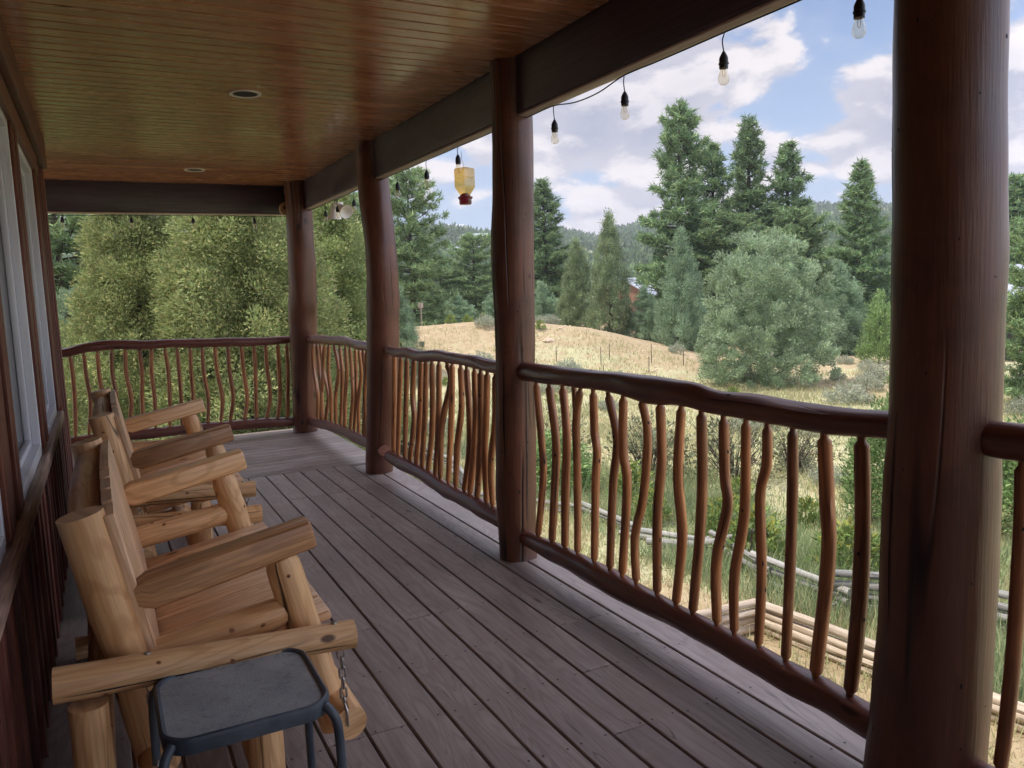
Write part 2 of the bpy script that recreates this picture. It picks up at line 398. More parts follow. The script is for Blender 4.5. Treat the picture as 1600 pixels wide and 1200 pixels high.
    def lathe(s, prof, center, seg=20, axis='z', mi=0, sq=None):
        b0 = len(s.v); rnd = random.random()
        for r, h in prof:
            for k in range(seg):
                th = 2 * math.pi * k / seg; x, y = r * math.cos(th), r * math.sin(th)
                if axis == 'z': q = (x, y, h)
                elif axis == 'y': q = (x, h, y)
                else: q = (h, x, y)
                s.v.append((center[0] + q[0], center[1] + q[1], center[2] + q[2]))
        for i in range(len(prof) - 1):
            for k in range(seg):
                k2 = (k + 1) % seg
                s.face((b0 + i*seg + k, b0 + i*seg + k2, b0 + (i+1)*seg + k2, b0 + (i+1)*seg + k), [(i*.01, k*.01), (i*.01, k*.01+.01), (i*.01+.01, k*.01+.01), (i*.01+.01, k*.01)], rnd, mi)
        return s
    def link(s, c, ax, side, L=.040, W=.024, r=.0034, seg=16):
        """one oval chain link centred at c, long axis ax"""
        ax = np.array(ax, float); ax /= np.linalg.norm(ax); side = np.array(side, float); side -= ax * np.dot(ax, side); side /= np.linalg.norm(side)
        nn = np.cross(ax, side); b0 = len(s.v); h = L/2 - W/2
        for i in range(seg):
            th = 2 * math.pi * i / seg; cx, cy = math.cos(th), math.sin(th)
            p = np.array(c) + side * (W/2 - r) * cx + ax * ((W/2 - r) * cy + (h if cy > 0 else -h))
            o = side * cx + ax * cy
            for k in range(7):
                ph = 2 * math.pi * k / 7; s.v.append(tuple(p + r * (math.cos(ph) * o + math.sin(ph) * nn)))
        for i in range(seg):
            for k in range(7):
                a, b = i * 7, ((i + 1) % seg) * 7; k2 = (k + 1) % 7
                s.face((b0+a+k, b0+a+k2, b0+b+k2, b0+b+k), [(0, 0)] * 4, 0, 0)
        return s
    def build(s, name, mats, parent=None, smooth=True, label=None, cat=None, group=None, kind=None):
        me = bpy.data.meshes.new(name); me.from_pydata(s.v, [], s.f)
        uvl = me.uv_layers.new(name='uv'); uvl.data.foreach_set('uv', np.array(s.uv, dtype=np.float32).ravel())
        at = me.attributes.new('rnd', 'FLOAT', 'FACE'); at.data.foreach_set('value', np.array(s.r, dtype=np.float32))
        if not isinstance(mats, (list, tuple)): mats = [mats]
        for m in mats: me.materials.append(m)
        me.polygons.foreach_set('material_index', np.array(s.m, dtype=np.int32))
        me.polygons.foreach_set('use_smooth', [smooth] * len(s.f))
        me.update()
        if smooth:
            try: me.set_sharp_from_angle(angle=R(38))
            except Exception: pass
        o = bpy.data.objects.new(name, me); COL.objects.link(o)
        if parent is not None: o.parent = parent
        return tag(o, label, cat, group, kind)

def tri_mesh(name, V, col, mat):
    """V (N,3,3) triangles, col (N,3)"""
    N = len(V); me = bpy.data.meshes.new(name)
    me.vertices.add(N * 3); me.vertices.foreach_set('co', V.astype(np.float32).ravel())
    me.loops.add(N * 3); me.loops.foreach_set('vertex_index', np.arange(N * 3, dtype=np.int32))
    me.polygons.add(N); me.polygons.foreach_set('loop_start', np.arange(0, N * 3, 3, dtype=np.int32))
    me.update(calc_edges=True)
    a = me.attributes.new('tint', 'FLOAT_COLOR', 'FACE'); c4 = np.ones((N, 4), np.float32); c4[:, :3] = col
    a.data.foreach_set('color', c4.ravel()); me.materials.append(mat); me.update()
    return me
def obj(name, me, parent=None, loc=(0, 0, 0)):
    o = bpy.data.objects.new(name, me); COL.objects.link(o); o.parent = parent; o.location = loc
    return o

post=[[[1.91,1.312,2.08,0.132],[1.91,1.294,1.362,0.136],[1.91,1.295,1.116,0.135],[1.91,1.299,0.827,0.146],[1.91,1.299,0.476,0.147],[1.91,1.319,0.098,0.167]],[[1.91,3.627,2.3,0.102],[1.91,3.647,1.928,0.104],[1.91,3.667,1.609,0.11],[1.91,3.68,1.081,0.104],[1.91,3.708,0.599,0.109],[1.91,3.724,0.066,0.101]],[[1.91,5.887,2.242,0.115],[1.91,5.794,1.715,0.115],[1.91,5.837,1.237,0.122],[1.91,5.929,0.738,0.124],[1.91,6.142,0.064,0.106]],[[1.85,8.124,2.178,0.127],[1.85,8.175,1.515,0.136],[1.85,8.255,1.19,0.141],[1.85,8.375,0.517,0.121],[1.85,8.473,0.068,0.106]]]
top3=[[1.91,3.578,1.021,0.046],[1.91,2.976,1.031,0.044],[1.91,2.58,1.037,0.05],[1.91,2.298,1.035,0.047],[1.91,2.16,1.02,0.043],[1.91,1.96,1.025,0.045],[1.91,1.647,1.024,0.042],[1.91,1.462,1.036,0.039]]
bot3=[[1.91,3.516,0.131,0.03],[1.91,3.139,0.14,0.041],[1.91,2.71,0.141,0.054],[1.91,2.359,0.148,0.037],[1.91,2.155,0.152,0.039],[1.91,1.972,0.151,0.042],[1.91,1.809,0.146,0.047],[1.91,1.662,0.151,0.042],[1.91,1.529,0.145,0.046]]
top2=[[1.91,5.759,1.019,0.032],[1.91,5.317,1.019,0.038],[1.91,4.77,1.031,0.038],[1.91,4.479,1.031,0.033],[1.91,4.185,1.026,0.037],[1.91,3.934,1.019,0.037]]
bot2=[[1.91,5.842,0.182,0.035],[1.91,5.209,0.18,0.035],[1.91,4.796,0.161,0.038],[1.91,4.331,0.161,0.038],[1.91,3.963,0.154,0.041]]
top1=[[1.89,8.3,0.988,0.04],[1.89,7.391,1.016,0.042],[1.89,6.647,1.025,0.037],[1.89,6.172,1.018,0.036]]
bot1=[[1.89,8.239,0.129,0.036],[1.89,7.592,0.177,0.041],[1.89,6.96,0.2,0.038],[1.89,6.384,0.209,0.04]]
topf=[[-0.325,8.5,0.985,0.04],[-0.154,8.5,1.017,0.043],[0.111,8.5,1.029,0.044],[0.576,8.5,1.016,0.042],[1.136,8.5,0.996,0.046],[1.735,8.5,0.984,0.04]]
botf=[[-0.331,8.5,0.142,0.041],[-0.025,8.5,0.153,0.042],[0.506,8.5,0.146,0.045],[1.073,8.5,0.144,0.042],[1.727,8.5,0.115,0.043]]
bal3=[[[1.91,3.461,0.966,0.017],[1.91,3.424,0.712,0.017],[1.91,3.429,0.501,0.017],[1.91,3.493,0.226,0.017]],[[1.91,3.333,0.965,0.019],[1.91,3.286,0.695,0.019],[1.91,3.318,0.472,0.019],[1.91,3.35,0.217,0.019]],[[1.91,3.205,0.971,0.019],[1.91,3.176,0.749,0.019],[1.91,3.196,0.498,0.02],[1.91,3.224,0.218,0.02]],[[1.91,3.047,0.981,0.017],[1.91,3.081,0.835,0.018],[1.91,3.105,0.566,0.018],[1.91,3.11,0.212,0.018]],[[1.91,2.943,0.982,0.018],[1.91,2.949,0.783,0.018],[1.91,2.922,0.718,0.018],[1.91,2.947,0.55,0.018],[1.91,2.966,0.223,0.019]],[[1.91,2.827,0.986,0.018],[1.91,2.776,0.787,0.017],[1.91,2.807,0.579,0.018],[1.91,2.839,0.213,0.018]],[[1.91,2.714,0.983,0.018],[1.91,2.715,0.753,0.018],[1.91,2.697,0.602,0.018],[1.91,2.746,0.213,0.019]],[[1.91,2.59,0.982,0.017],[1.91,2.554,0.843,0.016],[1.91,2.577,0.585,0.017],[1.91,2.639,0.396,0.017],[1.91,2.644,0.205,0.017]],[[1.91,2.469,0.982,0.018],[1.91,2.467,0.754,0.018],[1.91,2.487,0.542,0.018],[1.91,2.503,0.213,0.019]],[[1.91,2.34,0.987,0.018],[1.91,2.352,0.715,0.019],[1.91,2.352,0.473,0.019],[1.91,2.384,0.216,0.019]],[[1.91,2.228,0.982,0.019],[1.91,2.23,0.739,0.019],[1.91,2.246,0.502,0.019],[1.91,2.285,0.21,0.02]],[[1.91,2.113,0.968,0.018],[1.91,2.111,0.763,0.018],[1.91,2.098,0.654,0.018],[1.91,2.156,0.44,0.019],[1.91,2.15,0.209,0.019]],[[1.91,2.002,0.975,0.016],[1.91,2.019,0.654,0.017],[1.91,2.051,0.415,0.017],[1.91,2.059,0.206,0.017]],[[1.91,1.906,0.978,0.016],[1.91,1.905,0.844,0.016],[1.91,1.942,0.728,0.016],[1.91,1.931,0.453,0.016],[1.91,1.942,0.199,0.016]],[[1.91,1.798,0.977,0.017],[1.91,1.805,0.706,0.017],[1.91,1.82,0.204,0.018]],[[1.91,1.676,0.977,0.021],[1.91,1.667,0.789,0.021],[1.91,1.651,0.602,0.021],[1.91,1.697,0.197,0.022]],[[1.91,1.542,0.984,0.021],[1.91,1.539,0.722,0.021],[1.91,1.544,0.478,0.022],[1.91,1.567,0.193,0.022]]]
fork3=[[1.91,3.104,0.975,0.013],[1.91,3.095,0.881,0.014],[1.91,3.089,0.822,0.015]]
bal4=[[[1.91,1.092,1.002,0.017],[1.91,1.088,0.799,0.017],[1.91,1.094,0.474,0.017],[1.91,1.115,0.224,0.018]]]
bal2=[[[1.91,5.612,0.972,0.018],[1.91,5.753,0.241,0.019]],[[1.91,5.466,0.965,0.018],[1.91,5.652,0.232,0.019]],[[1.91,5.348,0.965,0.018],[1.91,5.503,0.233,0.019]],[[1.91,5.198,0.966,0.018],[1.91,5.28,0.707,0.019],[1.91,5.247,0.551,0.019],[1.91,5.394,0.227,0.019]],[[1.91,5.068,0.967,0.018],[1.91,5.131,0.598,0.019],[1.91,5.271,0.217,0.019]],[[1.91,4.969,0.967,0.018],[1.91,5.027,0.58,0.019],[1.91,5.15,0.223,0.019]],[[1.91,4.867,0.974,0.018],[1.91,4.926,0.563,0.019],[1.91,5.039,0.22,0.019]],[[1.91,4.746,0.975,0.018],[1.91,4.805,0.58,0.019],[1.91,4.908,0.215,0.019]],[[1.91,4.62,0.974,0.018],[1.91,4.583,0.881,0.018],[1.91,4.746,0.588,0.019],[1.91,4.818,0.21,0.019]],[[1.91,4.527,0.972,0.018],[1.91,4.592,0.638,0.019],[1.91,4.684,0.214,0.019]],[[1.91,4.399,0.976,0.018],[1.91,4.391,0.733,0.018],[1.91,4.485,0.483,0.019],[1.91,4.561,0.203,0.019]],[[1.91,4.311,0.965,0.018],[1.91,4.284,0.719,0.018],[1.91,4.316,0.483,0.019],[1.91,4.428,0.203,0.019]],[[1.91,4.2,0.961,0.018],[1.91,4.217,0.688,0.018],[1.91,4.294,0.377,0.019],[1.91,4.343,0.207,0.019]],[[1.91,4.114,0.961,0.018],[1.91,4.147,0.697,0.019],[1.91,4.163,0.429,0.019],[1.91,4.237,0.196,0.019]],[[1.91,4.026,0.956,0.018],[1.91,4.06,0.734,0.019],[1.91,4.095,0.507,0.019],[1.91,4.107,0.199,0.019]],[[1.91,3.926,0.952,0.018],[1.91,3.961,0.696,0.018],[1.91,4.04,0.451,0.019],[1.91,4.023,0.205,0.019]]]
bal1=[[[1.89,8.068,0.948,0.019],[1.89,8.092,0.696,0.019],[1.89,8.001,0.452,0.019],[1.89,8.062,0.185,0.019]],[[1.89,7.899,0.951,0.019],[1.89,7.904,0.705,0.019],[1.89,7.84,0.464,0.019],[1.89,7.922,0.191,0.019]],[[1.89,7.764,0.954,0.019],[1.89,7.738,0.714,0.019],[1.89,7.85,0.459,0.019],[1.89,7.849,0.194,0.019]],[[1.89,7.589,0.957,0.018],[1.89,7.705,0.711,0.019],[1.89,7.576,0.482,0.018],[1.89,7.742,0.198,0.019]],[[1.89,7.429,0.96,0.018],[1.89,7.475,0.724,0.018],[1.89,7.483,0.487,0.018],[1.89,7.518,0.208,0.018]],[[1.89,7.244,0.964,0.017],[1.89,7.166,0.742,0.017],[1.89,7.27,0.504,0.018],[1.89,7.353,0.215,0.018]],[[1.89,7.051,0.967,0.017],[1.89,7.01,0.748,0.017],[1.89,7.089,0.517,0.017],[1.89,7.179,0.222,0.018]],[[1.89,6.867,0.971,0.017],[1.89,6.876,0.753,0.017],[1.89,6.987,0.522,0.017],[1.89,7.042,0.227,0.017]],[[1.89,6.726,0.974,0.016],[1.89,6.725,0.76,0.016],[1.89,6.715,0.546,0.016],[1.89,6.867,0.235,0.017]],[[1.89,6.557,0.977,0.016],[1.89,6.587,0.765,0.016],[1.89,6.594,0.553,0.016],[1.89,6.74,0.24,0.017]],[[1.89,6.446,0.979,0.016],[1.89,6.447,0.773,0.016],[1.89,6.562,0.553,0.016],[1.89,6.603,0.246,0.016]],[[1.89,6.344,0.981,0.016],[1.89,6.32,0.78,0.016],[1.89,6.359,0.572,0.016],[1.89,6.459,0.252,0.016]],[[1.89,6.239,0.983,0.015],[1.89,6.292,0.778,0.016],[1.89,6.356,0.568,0.016],[1.89,6.395,0.254,0.016]]]
balf=[[[-0.275,8.5,0.998,0.018],[-0.268,8.5,0.771,0.018],[-0.273,8.5,0.51,0.018],[-0.298,8.5,0.169,0.018]],[[-0.16,8.5,0.994,0.018],[-0.158,8.5,0.767,0.018],[-0.144,8.5,0.502,0.018],[-0.184,8.5,0.166,0.018]],[[-0.046,8.5,0.99,0.018],[-0.049,8.5,0.762,0.018],[-0.039,8.5,0.495,0.018],[-0.086,8.5,0.164,0.018]],[[0.076,8.5,0.986,0.018],[0.063,8.5,0.757,0.018],[0.08,8.5,0.488,0.018],[0.037,8.5,0.162,0.019]],[[0.194,8.5,0.982,0.018],[0.183,8.5,0.751,0.019],[0.205,8.5,0.48,0.019],[0.159,8.5,0.159,0.019]],[[0.315,8.5,0.979,0.019],[0.322,8.5,0.744,0.019],[0.301,8.5,0.475,0.019],[0.29,8.5,0.157,0.019]],[[0.425,8.5,0.975,0.019],[0.406,8.5,0.741,0.019],[0.414,8.5,0.468,0.019],[0.398,8.5,0.155,0.019]],[[0.544,8.5,0.971,0.019],[0.556,8.5,0.733,0.019],[0.548,8.5,0.459,0.019],[0.529,8.5,0.152,0.019]],[[0.655,8.5,0.967,0.019],[0.655,8.5,0.729,0.019],[0.654,8.5,0.453,0.019],[0.64,8.5,0.15,0.019]],[[0.776,8.5,0.964,0.019],[0.766,8.5,0.724,0.019],[0.765,8.5,0.446,0.019],[0.74,8.5,0.148,0.019]],[[0.888,8.5,0.96,0.019],[0.882,8.5,0.719,0.019],[0.905,8.5,0.436,0.019],[0.883,8.5,0.145,0.019]],[[1.006,8.5,0.956,0.019],[1.01,8.5,0.712,0.019],[1.04,8.5,0.428,0.02],[1.008,8.5,0.142,0.02]],[[1.133,8.5,0.952,0.019],[1.129,8.5,0.707,0.02],[1.144,8.5,0.422,0.02],[1.097,8.5,0.14,0.02]],[[1.261,8.5,0.948,0.02],[1.267,8.5,0.7,0.02],[1.283,8.5,0.413,0.02],[1.238,8.5,0.138,0.02]],[[1.387,8.5,0.944,0.02],[1.384,8.5,0.695,0.02],[1.37,8.5,0.409,0.02],[1.358,8.5,0.135,0.02]],[[1.504,8.5,0.94,0.02],[1.504,8.5,0.69,0.02],[1.512,8.5,0.399,0.02],[1.46,8.5,0.133,0.02]],[[1.626,8.5,0.936,0.02],[1.625,8.5,0.684,0.02],[1.611,8.5,0.394,0.02],[1.573,8.5,0.131,0.02]],[[1.719,8.5,0.933,0.02],[1.714,8.5,0.68,0.02],[1.695,8.5,0.389,0.02],[1.678,8.5,0.129,0.02]]]

# ================================================================== PORCH
rg = random.Random(11)
# --- deck floor: boards along Y in the main run, along X at the far end
def deck():
    m = MB(); x = -.36; pit = .1385
    nails = []
    def nail(x, y):
        k = 6; b0 = len(m.v); r = .0048
        for i in range(k): m.v.append((x + r*math.cos(6.283*i/k), y + r*math.sin(6.283*i/k), .0012))
        m.face(tuple(range(b0, b0 + k)), [(0, 0)] * k, 0, 1)
    xs = [1.915 - .0685 - pit * i for i in range(17)]
    for i, xc in enumerate(xs):
        cuts = [-3.0]; y = -3.0 + rg.uniform(1, 3.2)
        while y < 6.4: cuts.append(round(y / .405) * .405); y += rg.choice((2.43, 3.24, 3.24, 3.645))
        cuts.append(6.545); cuts = sorted(set(cuts))
        for a, b in zip(cuts, cuts[1:]):
            if b - a < .3: continue
            m.box((xc - .0645, a + .0015, -.034), (xc + .0645, b - .0015, 0 + rg.uniform(-.0010, .0006)), axis=1, ch=.003, rng=rg)
        for k in range(-6, 17):
            for dx in (-.042, .042): nail(xc + dx + rg.uniform(-.006, .006), k * .405 + rg.uniform(-.012, .012))
    # outermost board
    for a, b in ((-3, .81), (.81, 4.05), (4.05, 6.545)):
        m.box((1.9215, a + .001, -.030), (2.075, b - .001, 0), axis=1, rng=rg)
    for k in range(-6, 17):
        for dx in (1.96, 2.04): nail(dx + rg.uniform(-.006, .006), k * .405)
    y = 6.549
    while y < 8.75:
        cut = rg.choice((-.6, .4, 1.0, -1.4))
        for a, b in ((-3.4, cut), (cut, 2.075)):
            m.box((a + .001, y + .0045, -.034), (b - .001, y + pit - .0045, rg.uniform(-.001, .0006)), axis=0, ch=.003, rng=rg)
        for k in range(-6, 5):
            for dy in (.03, .105): nail(k * .405 + .1 + rg.uniform(-.01, .01), y + dy + rg.uniform(-.006, .006))
        y += pit
    for k in range(-7, 21):  # joists
        m.box((-.4, k * .405 - .02, -.25), (2.0, k * .405 + .02, -.034), axis=0, mi=2)
    m.box((2.0, -3, -.27), (2.04, 8.76, -.034), mi=2)
    m.box((-3.4, 8.72, -.27), (1.998, 8.76, -.034), axis=0, mi=2)
    m.box((-.45, -3, -.9), (-.42, 6.4, -.034), mi=2)
    m.build('deck', [M['deck'], M['nail'], M['siding']], kind='structure', smooth=False)
deck()

# --- porch roof
roof = empty('porch_roof', (0, 3, 2.5), label='long dark porch roof with varnished board ceiling and deep dark beams', cat='porch roof')
def rp(mb, name, mats, **k):
    o = mb.build(name, mats, None, **k); o.parent = roof; o.location = (0, -3, -2.5); return o
CZ = 2.55
m = MB(); y = -3.0
while y < 8.42:
    w_ = .102
    x0 = -.31 if y < 6.5 else -3.2
    if y < 6.5 or True:
        cut = rg.uniform(.2, 1.5) if rg.random() < .10 else None
        segs = ((x0, 1.884),) if cut is None else ((x0, cut), (cut, 1.884))
        for a, b in segs: m.box((a + .0004, y + .0036, CZ), (b - .0004, y + w_ - .0036, CZ + .02), axis=0, ch=.0045, rng=rg)
    y += w_
m.box((-3.2, -3, CZ + .012), (1.884, 8.41, CZ + .019), mi=1)
rp(m, 'ceiling', [M['ceiling'], M['dark']], smooth=False)
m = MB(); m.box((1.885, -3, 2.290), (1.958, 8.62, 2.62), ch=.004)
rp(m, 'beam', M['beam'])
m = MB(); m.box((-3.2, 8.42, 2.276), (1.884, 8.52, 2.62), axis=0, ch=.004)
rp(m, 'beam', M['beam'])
m = MB(); m.box((1.889, -3, 2.277), (1.957, 8.62, 2.2885)); m.box((-3.2, 8.422, 2.263), (1.886, 8.53, 2.2745), axis=0)
rp(m, 'beam_underside', M['soffit'])
m = MB(); m.box((1.959, -3, 2.33), (1.985, 8.66, 2.62)); m.box((-3.2, 8.521, 2.33), (1.957, 8.56, 2.62), axis=0)
rp(m, 'fascia', M['soffit'])
m = MB()
m.box((-.285, -3, 2.38), (-.235, 6.56, 2.549))
rp(m, 'wall_trim', M['trim'])
m = MB()   # roof slab: one slope up and back over the house
b0 = len(m.v)
for X_, Z_ in ((2.42, 2.59), (2.42, 2.71), (-4.0, 4.0), (-4.0, 2.66)):
    for Y_ in (-3.6, 9.1): m.v.append((X_, Y_, Z_ + (.05 if X_ > 0 else 0)))
q = lambda *i: m.face(tuple(b0 + k for k in i), [(0, 0), (1, 0), (1, 1), (0, 1)], .3)
q(0, 1, 3, 2); q(2, 3, 5, 4); q(4, 5, 7, 6); q(6, 7, 1, 0); q(0, 2, 4, 6); q(1, 7, 5, 3)
rp(m, 'roof_covering', M['siding'], smooth=False)

# --- recessed ceiling lights (off)
for i, (x, y) in enumerate(((.811, 4.66), (.837, 7.5), (.8, 1.8))):
    lb = ['white ringed recessed light in the ceiling above the middle of the deck', 'farther recessed light in the ceiling, small near the far beam', 'recessed light in the ceiling above the nearest bench'][i]
    t = empty('ceiling_light', (x, y, CZ), label=lb, cat='ceiling light', group='recessed lights in the porch ceiling')
    MB().lathe([(.086, 0), (.085, -.006), (.066, -.004), (.064, .001)], (0, 0, 0), 40).build('trim_ring', M['white_metal'], t)
    MB().lathe([(.0655, -.0035), (.05, -.0015), (.02, -.0012), (.001, -.0012)], (0, 0, 0), 40).build('dark_baffle', M['dark'], t)

# --- posts
PL = ['thick dark log post nearest the viewer at the right', 'dark log post between the leaning baluster bay and the long near railing', 'second farthest log post with a pale chipped scar on it', 'log post at the far corner of the porch with a wood slice hanging by it']
for i, pts in enumerate(post):
    p = [list(q_) for q_ in pts]
    top = list(p[0]); bot = list(p[-1])
    rt = max(.1, top[3])
    P = [[top[0], top[1], 2.549, rt * 1.02]] + p + [[bot[0], bot[1] + .0, -.012, bot[3] * 1.0]]
    if i == 0:
        for q_ in P: q_[3] *= .945
        P = P[:-2] + [[1.91, 1.32, .10, .148], [1.91, 1.325, -.012, .158]]
    if i == 3:
        for q_ in P: q_[3] = max(q_[3], .128)
    P.reverse()
    loc = (P[0][0], P[0][1], 0)
    m = MB(); rr = random.Random(40 + i)
    m.log([(a - loc[0], b - loc[1], c, d) for a, b, c, d in P], seg=40, n=90, rough=.016, rng=rr, knots=14 if i else 5, kamp=(.02, .07) if i else (.01, .03))
    g_ = m.grid
    for k in range(5):
        u0 = rr.uniform(.05, 1.3); m.crack(g_, u0, min(2.5, u0 + rr.uniform(.5, 1.4)), rr.random() if i else (.40, .62, .55, .70, .48)[k], rr.uniform(.003, .0065), rr, 1)
    for k in range(34): m.spot(g_, rr.uniform(.05, 2.4), rr.random(), rr.uniform(.002, .007), rr.uniform(.0015, .005), 1, rng=rr)
    for k in range(9):
        u_, k_ = rr.uniform(.1, 2.4), rr.random(); m.spot(g_, u_, k_, rr.uniform(.012, .022), rr.uniform(.009, .014), 2, rng=rr); m.spot(g_, u_, k_, .007, .004, 1, .0016, rng=rr)
    o = m.build('porch_post', [M['post'], M['dark'], M['knot']], label=PL[i], cat='post', group='log posts along the porch edge'); o.location = loc
    if i == 2:   # chipped scar on the side facing the deck
        s_ = MB()
        for k in range(14):
            a = R(-118 + k * 7); rr2 = P[3][3] * 1.035
            b_ = R(-118 + (k + 1) * 7)
            z = 1.255 + rr.uniform(-.006, .006)
            for_ = [(math.cos(a)*rr2*1.006, math.sin(a)*rr2*1.006, z), (math.cos(b_)*rr2*1.006, math.sin(b_)*rr2*1.006, z + rr.uniform(-.004, .004))]
            s_.log([(*for_[0], .003), (*for_[1], .003 + rr.uniform(0, .003))], seg=6, n=2, rng=rr)
        e_ = s_.build('chipped_scar', M['pine'], o, label='pale chipped ring around the log'); e_.location = (0, -.085, 0)

# --- railings
def railing(label, top, bot, bals, ext0, ext1, matb='baluster', matt='rail', seed=1, grp='log railings round the porch', fork=None, knot=8, wig=.004, post_in=.11):
    rr = random.Random(seed)
    o0 = Vector(((top[0][0] + top[-1][0]) / 2, (top[0][1] + top[-1][1]) / 2, 0))
    t = empty('log_railing', o0, label=label, cat='railing', group=grp)
    loc = lambda p: (p[0] - o0.x, p[1] - o0.y, p[2], p[3])
    def rail(pts, name, bump, mt_='rail'):
        P = [list(ext0) + [pts[0][2], pts[0][3] * .9]] + [list(q_) for q_ in pts] + [list(ext1) + [pts[-1][2], pts[-1][3] * .95]]
        P2 = []
        for a, b in zip(P, P[1:]):
            P2.append(a)
            if math.dist(a[:3], b[:3]) > .34:
                P2.append([(a[k] + b[k]) / 2 + (rr.uniform(-wig, wig) * (1.5 if name == 'top_rail' else .3) if k in (0, 2) else 0) for k in range(3)] + [(a[3] + b[3]) / 2 * rr.uniform(.93, 1.1)])
        P2.append(P[-1])
        m = MB(); m.log([loc(q_) for q_ in P2], seg=24, n=110, rough=.055, rng=rr, knots=bump + 3, kamp=(.06, .17))
        g_ = m.grid; Lr = g_[3][-1]
        for k in range(int(Lr * 7)): m.spot(g_, rr.uniform(.1, Lr - .1), rr.random(), rr.uniform(.004, .012), rr.uniform(.003, .007), rr.choice((1, 2)), rng=rr)
        for k in range(int(Lr * 1.6)):
            u0 = rr.uniform(.1, Lr - .5); m.crack(g_, u0, u0 + rr.uniform(.2, .45), rr.random(), rr.uniform(.002, .004), rr, 1)
        return m.build(name, [M[mt_], M['dark'], M['knot']], t)
    rail(top, 'top_rail', knot, matt); rail([[a_, b_, c_, .5 * d_ + .028] for a_, b_, c_, d_ in bot], 'bottom_rail', knot)
    def zat(pts, y, ax):
        q_ = sorted(pts, key=lambda p: p[ax]); a_ = [p[ax] for p in q_]; return float(np.interp(y, a_, [p[2] for p in q_])), float(np.interp(y, a_, [p[3] for p in q_]))
    ax = 1 if abs(top[0][1] - top[-1][1]) > abs(top[0][0] - top[-1][0]) else 0
    for k, b in enumerate(bals):
        m = MB()
        P = [list(q_) for q_ in b]
        zt, rt = zat(top, P[0][ax], ax); zb, rb = zat(bot, P[-1][ax], ax)
        P[0][2] = zt - rt * .88; P[-1][2] = zb + rb * .88
        if len(P) == 2: P.insert(1, [(P[0][j] + P[1][j]) / 2 + (rr.uniform(-.02, .02) if j == ax else 0) for j in range(4)])
        for j in range(1, len(P) - 1):
            P[j][1 - ax] += rr.uniform(-.009, .009)
        for q_ in P: q_[3] *= 1.08
        rs = P[0][3]
        t0 = [P[0][0], P[0][1], zt - rt * .3, rs * .55]; t1 = [P[-1][0], P[-1][1], zb + rb * .3, rs * .55]
        e0 = [P[0][0], P[0][1], P[0][2] - .004, rs * .62]; e1 = [P[-1][0], P[-1][1], P[-1][2] + .004, rs * .55]
        P[0][2] -= .005; P[-1][2] += .006
        P[0][3] = rs * .96; P[-1][3] = rs * .92
        m.log([loc(q_) for q_ in P], seg=12, n=26, rough=.05, rng=rr, knots=rr.choice((0, 1, 2)), taper=(.58, .58))
        g_ = m.grid
        for q9 in range(rr.choice((2, 3, 4))): m.spot(g_, rr.uniform(.08, .7), rr.random(), rr.uniform(.005, .012), rr.uniform(.003, .006), 1, .0005, rng=rr)
        if rr.random() < .6: u0 = rr.uniform(.05, .5); m.crack(g_, u0, u0 + rr.uniform(.12, .3), rr.random(), .0025, rr, 1)
        m.log([loc(t0), loc(e0)], seg=8, n=1, rough=0, rng=rr); m.log([loc(e1), loc(t1)], seg=8, n=1, rough=0, rng=rr)
        lb = None
        if fork is not None and k == 3:
            F = [list(q_) for q_ in fork]; F[0][2] = zt - rt * .9; F[-1] = [P[1][0], P[1][1] + .004, P[1][2] + .01, F[-1][3]]; F.append([P[1][0], P[1][1], P[1][2] - .05, F[-1][3] * .8])
            m.log([loc(q_) for q_ in F], seg=10, n=10, rough=.05, rng=rr); lb = 'baluster forked like a Y at its top'
        m.build('baluster', [M[matb], M['dark']], t, label=lb)
    return t
P4y, P3y, P2y, P1y = 1.30, 3.68, 5.87, 8.45
railing('nearest long railing with widely spaced bent balusters, between the two nearest posts', top3, bot3, bal3, (1.91, 3.70), (1.91, 1.36), seed=3, fork=fork3, knot=9)
railing('middle railing with close crossing balusters and a pale worn top rail', top2, bot2, bal2, (1.91, 5.83), (1.91, 3.75), matt='rail_worn', seed=4, knot=8, wig=.012)
railing('short looking far railing between the corner post and the chipped post', top1, bot1, bal1, (1.89, 8.4), (1.90, 5.95), matt='rail_worn', seed=5, knot=6, wig=.01)
# far railing runs on behind the house corner
tf = [[-3.1, 8.5, .99, .04], [-2.2, 8.5, 1.0, .043], [-1.2, 8.5, .97, .042]] + topf
bf = [[-3.1, 8.5, .14, .04], [-1.2, 8.5, .14, .042]] + botf
extra = [[[x, 8.5, .97, .018], [x + rg.uniform(-.03, .03), 8.5, .6, .018], [x + rg.uniform(-.03, .03), 8.5, .3, .018], [x, 8.5, .15, .018]] for x in [-3.0 + .118 * k for k in range(23)]]
railing('far railing across the end of the porch in front of the big juniper', tf, bf, extra + balf, (-3.25, 8.5), (1.86, 8.5), seed=6, knot=10, wig=.012)
t4 = [[1.91, 1.14, 1.045, .043], [1.91, .7, 1.04, .045], [1.91, -.2, 1.04, .045], [1.91, -.9, 1.03, .04]]
b4 = [[1.91, 1.14, .15, .045], [1.91, .2, .15, .045], [1.91, -.9, .15, .045]]
B4 = bal4 + [[[1.91, y, .98, .018], [1.91, y + .02, .6, .018], [1.91, y - .01, .2, .018]] for y in (.95, .81, .66, .52, .38, .22, .08, -.07, -.22, -.36, -.5, -.66, -.82)]
railing('railing piece showing past the right side of the nearest post', t4, b4, B4, (1.91, 1.20), (1.91, -1.0), seed=8, knot=5)
m = MB(); m.log([(0, 0, -.01, .15), (0, 0, 1.2, .135), (0, 0, 2.549, .13)], seg=32, n=40, rough=.04, rng=rg, knots=6)
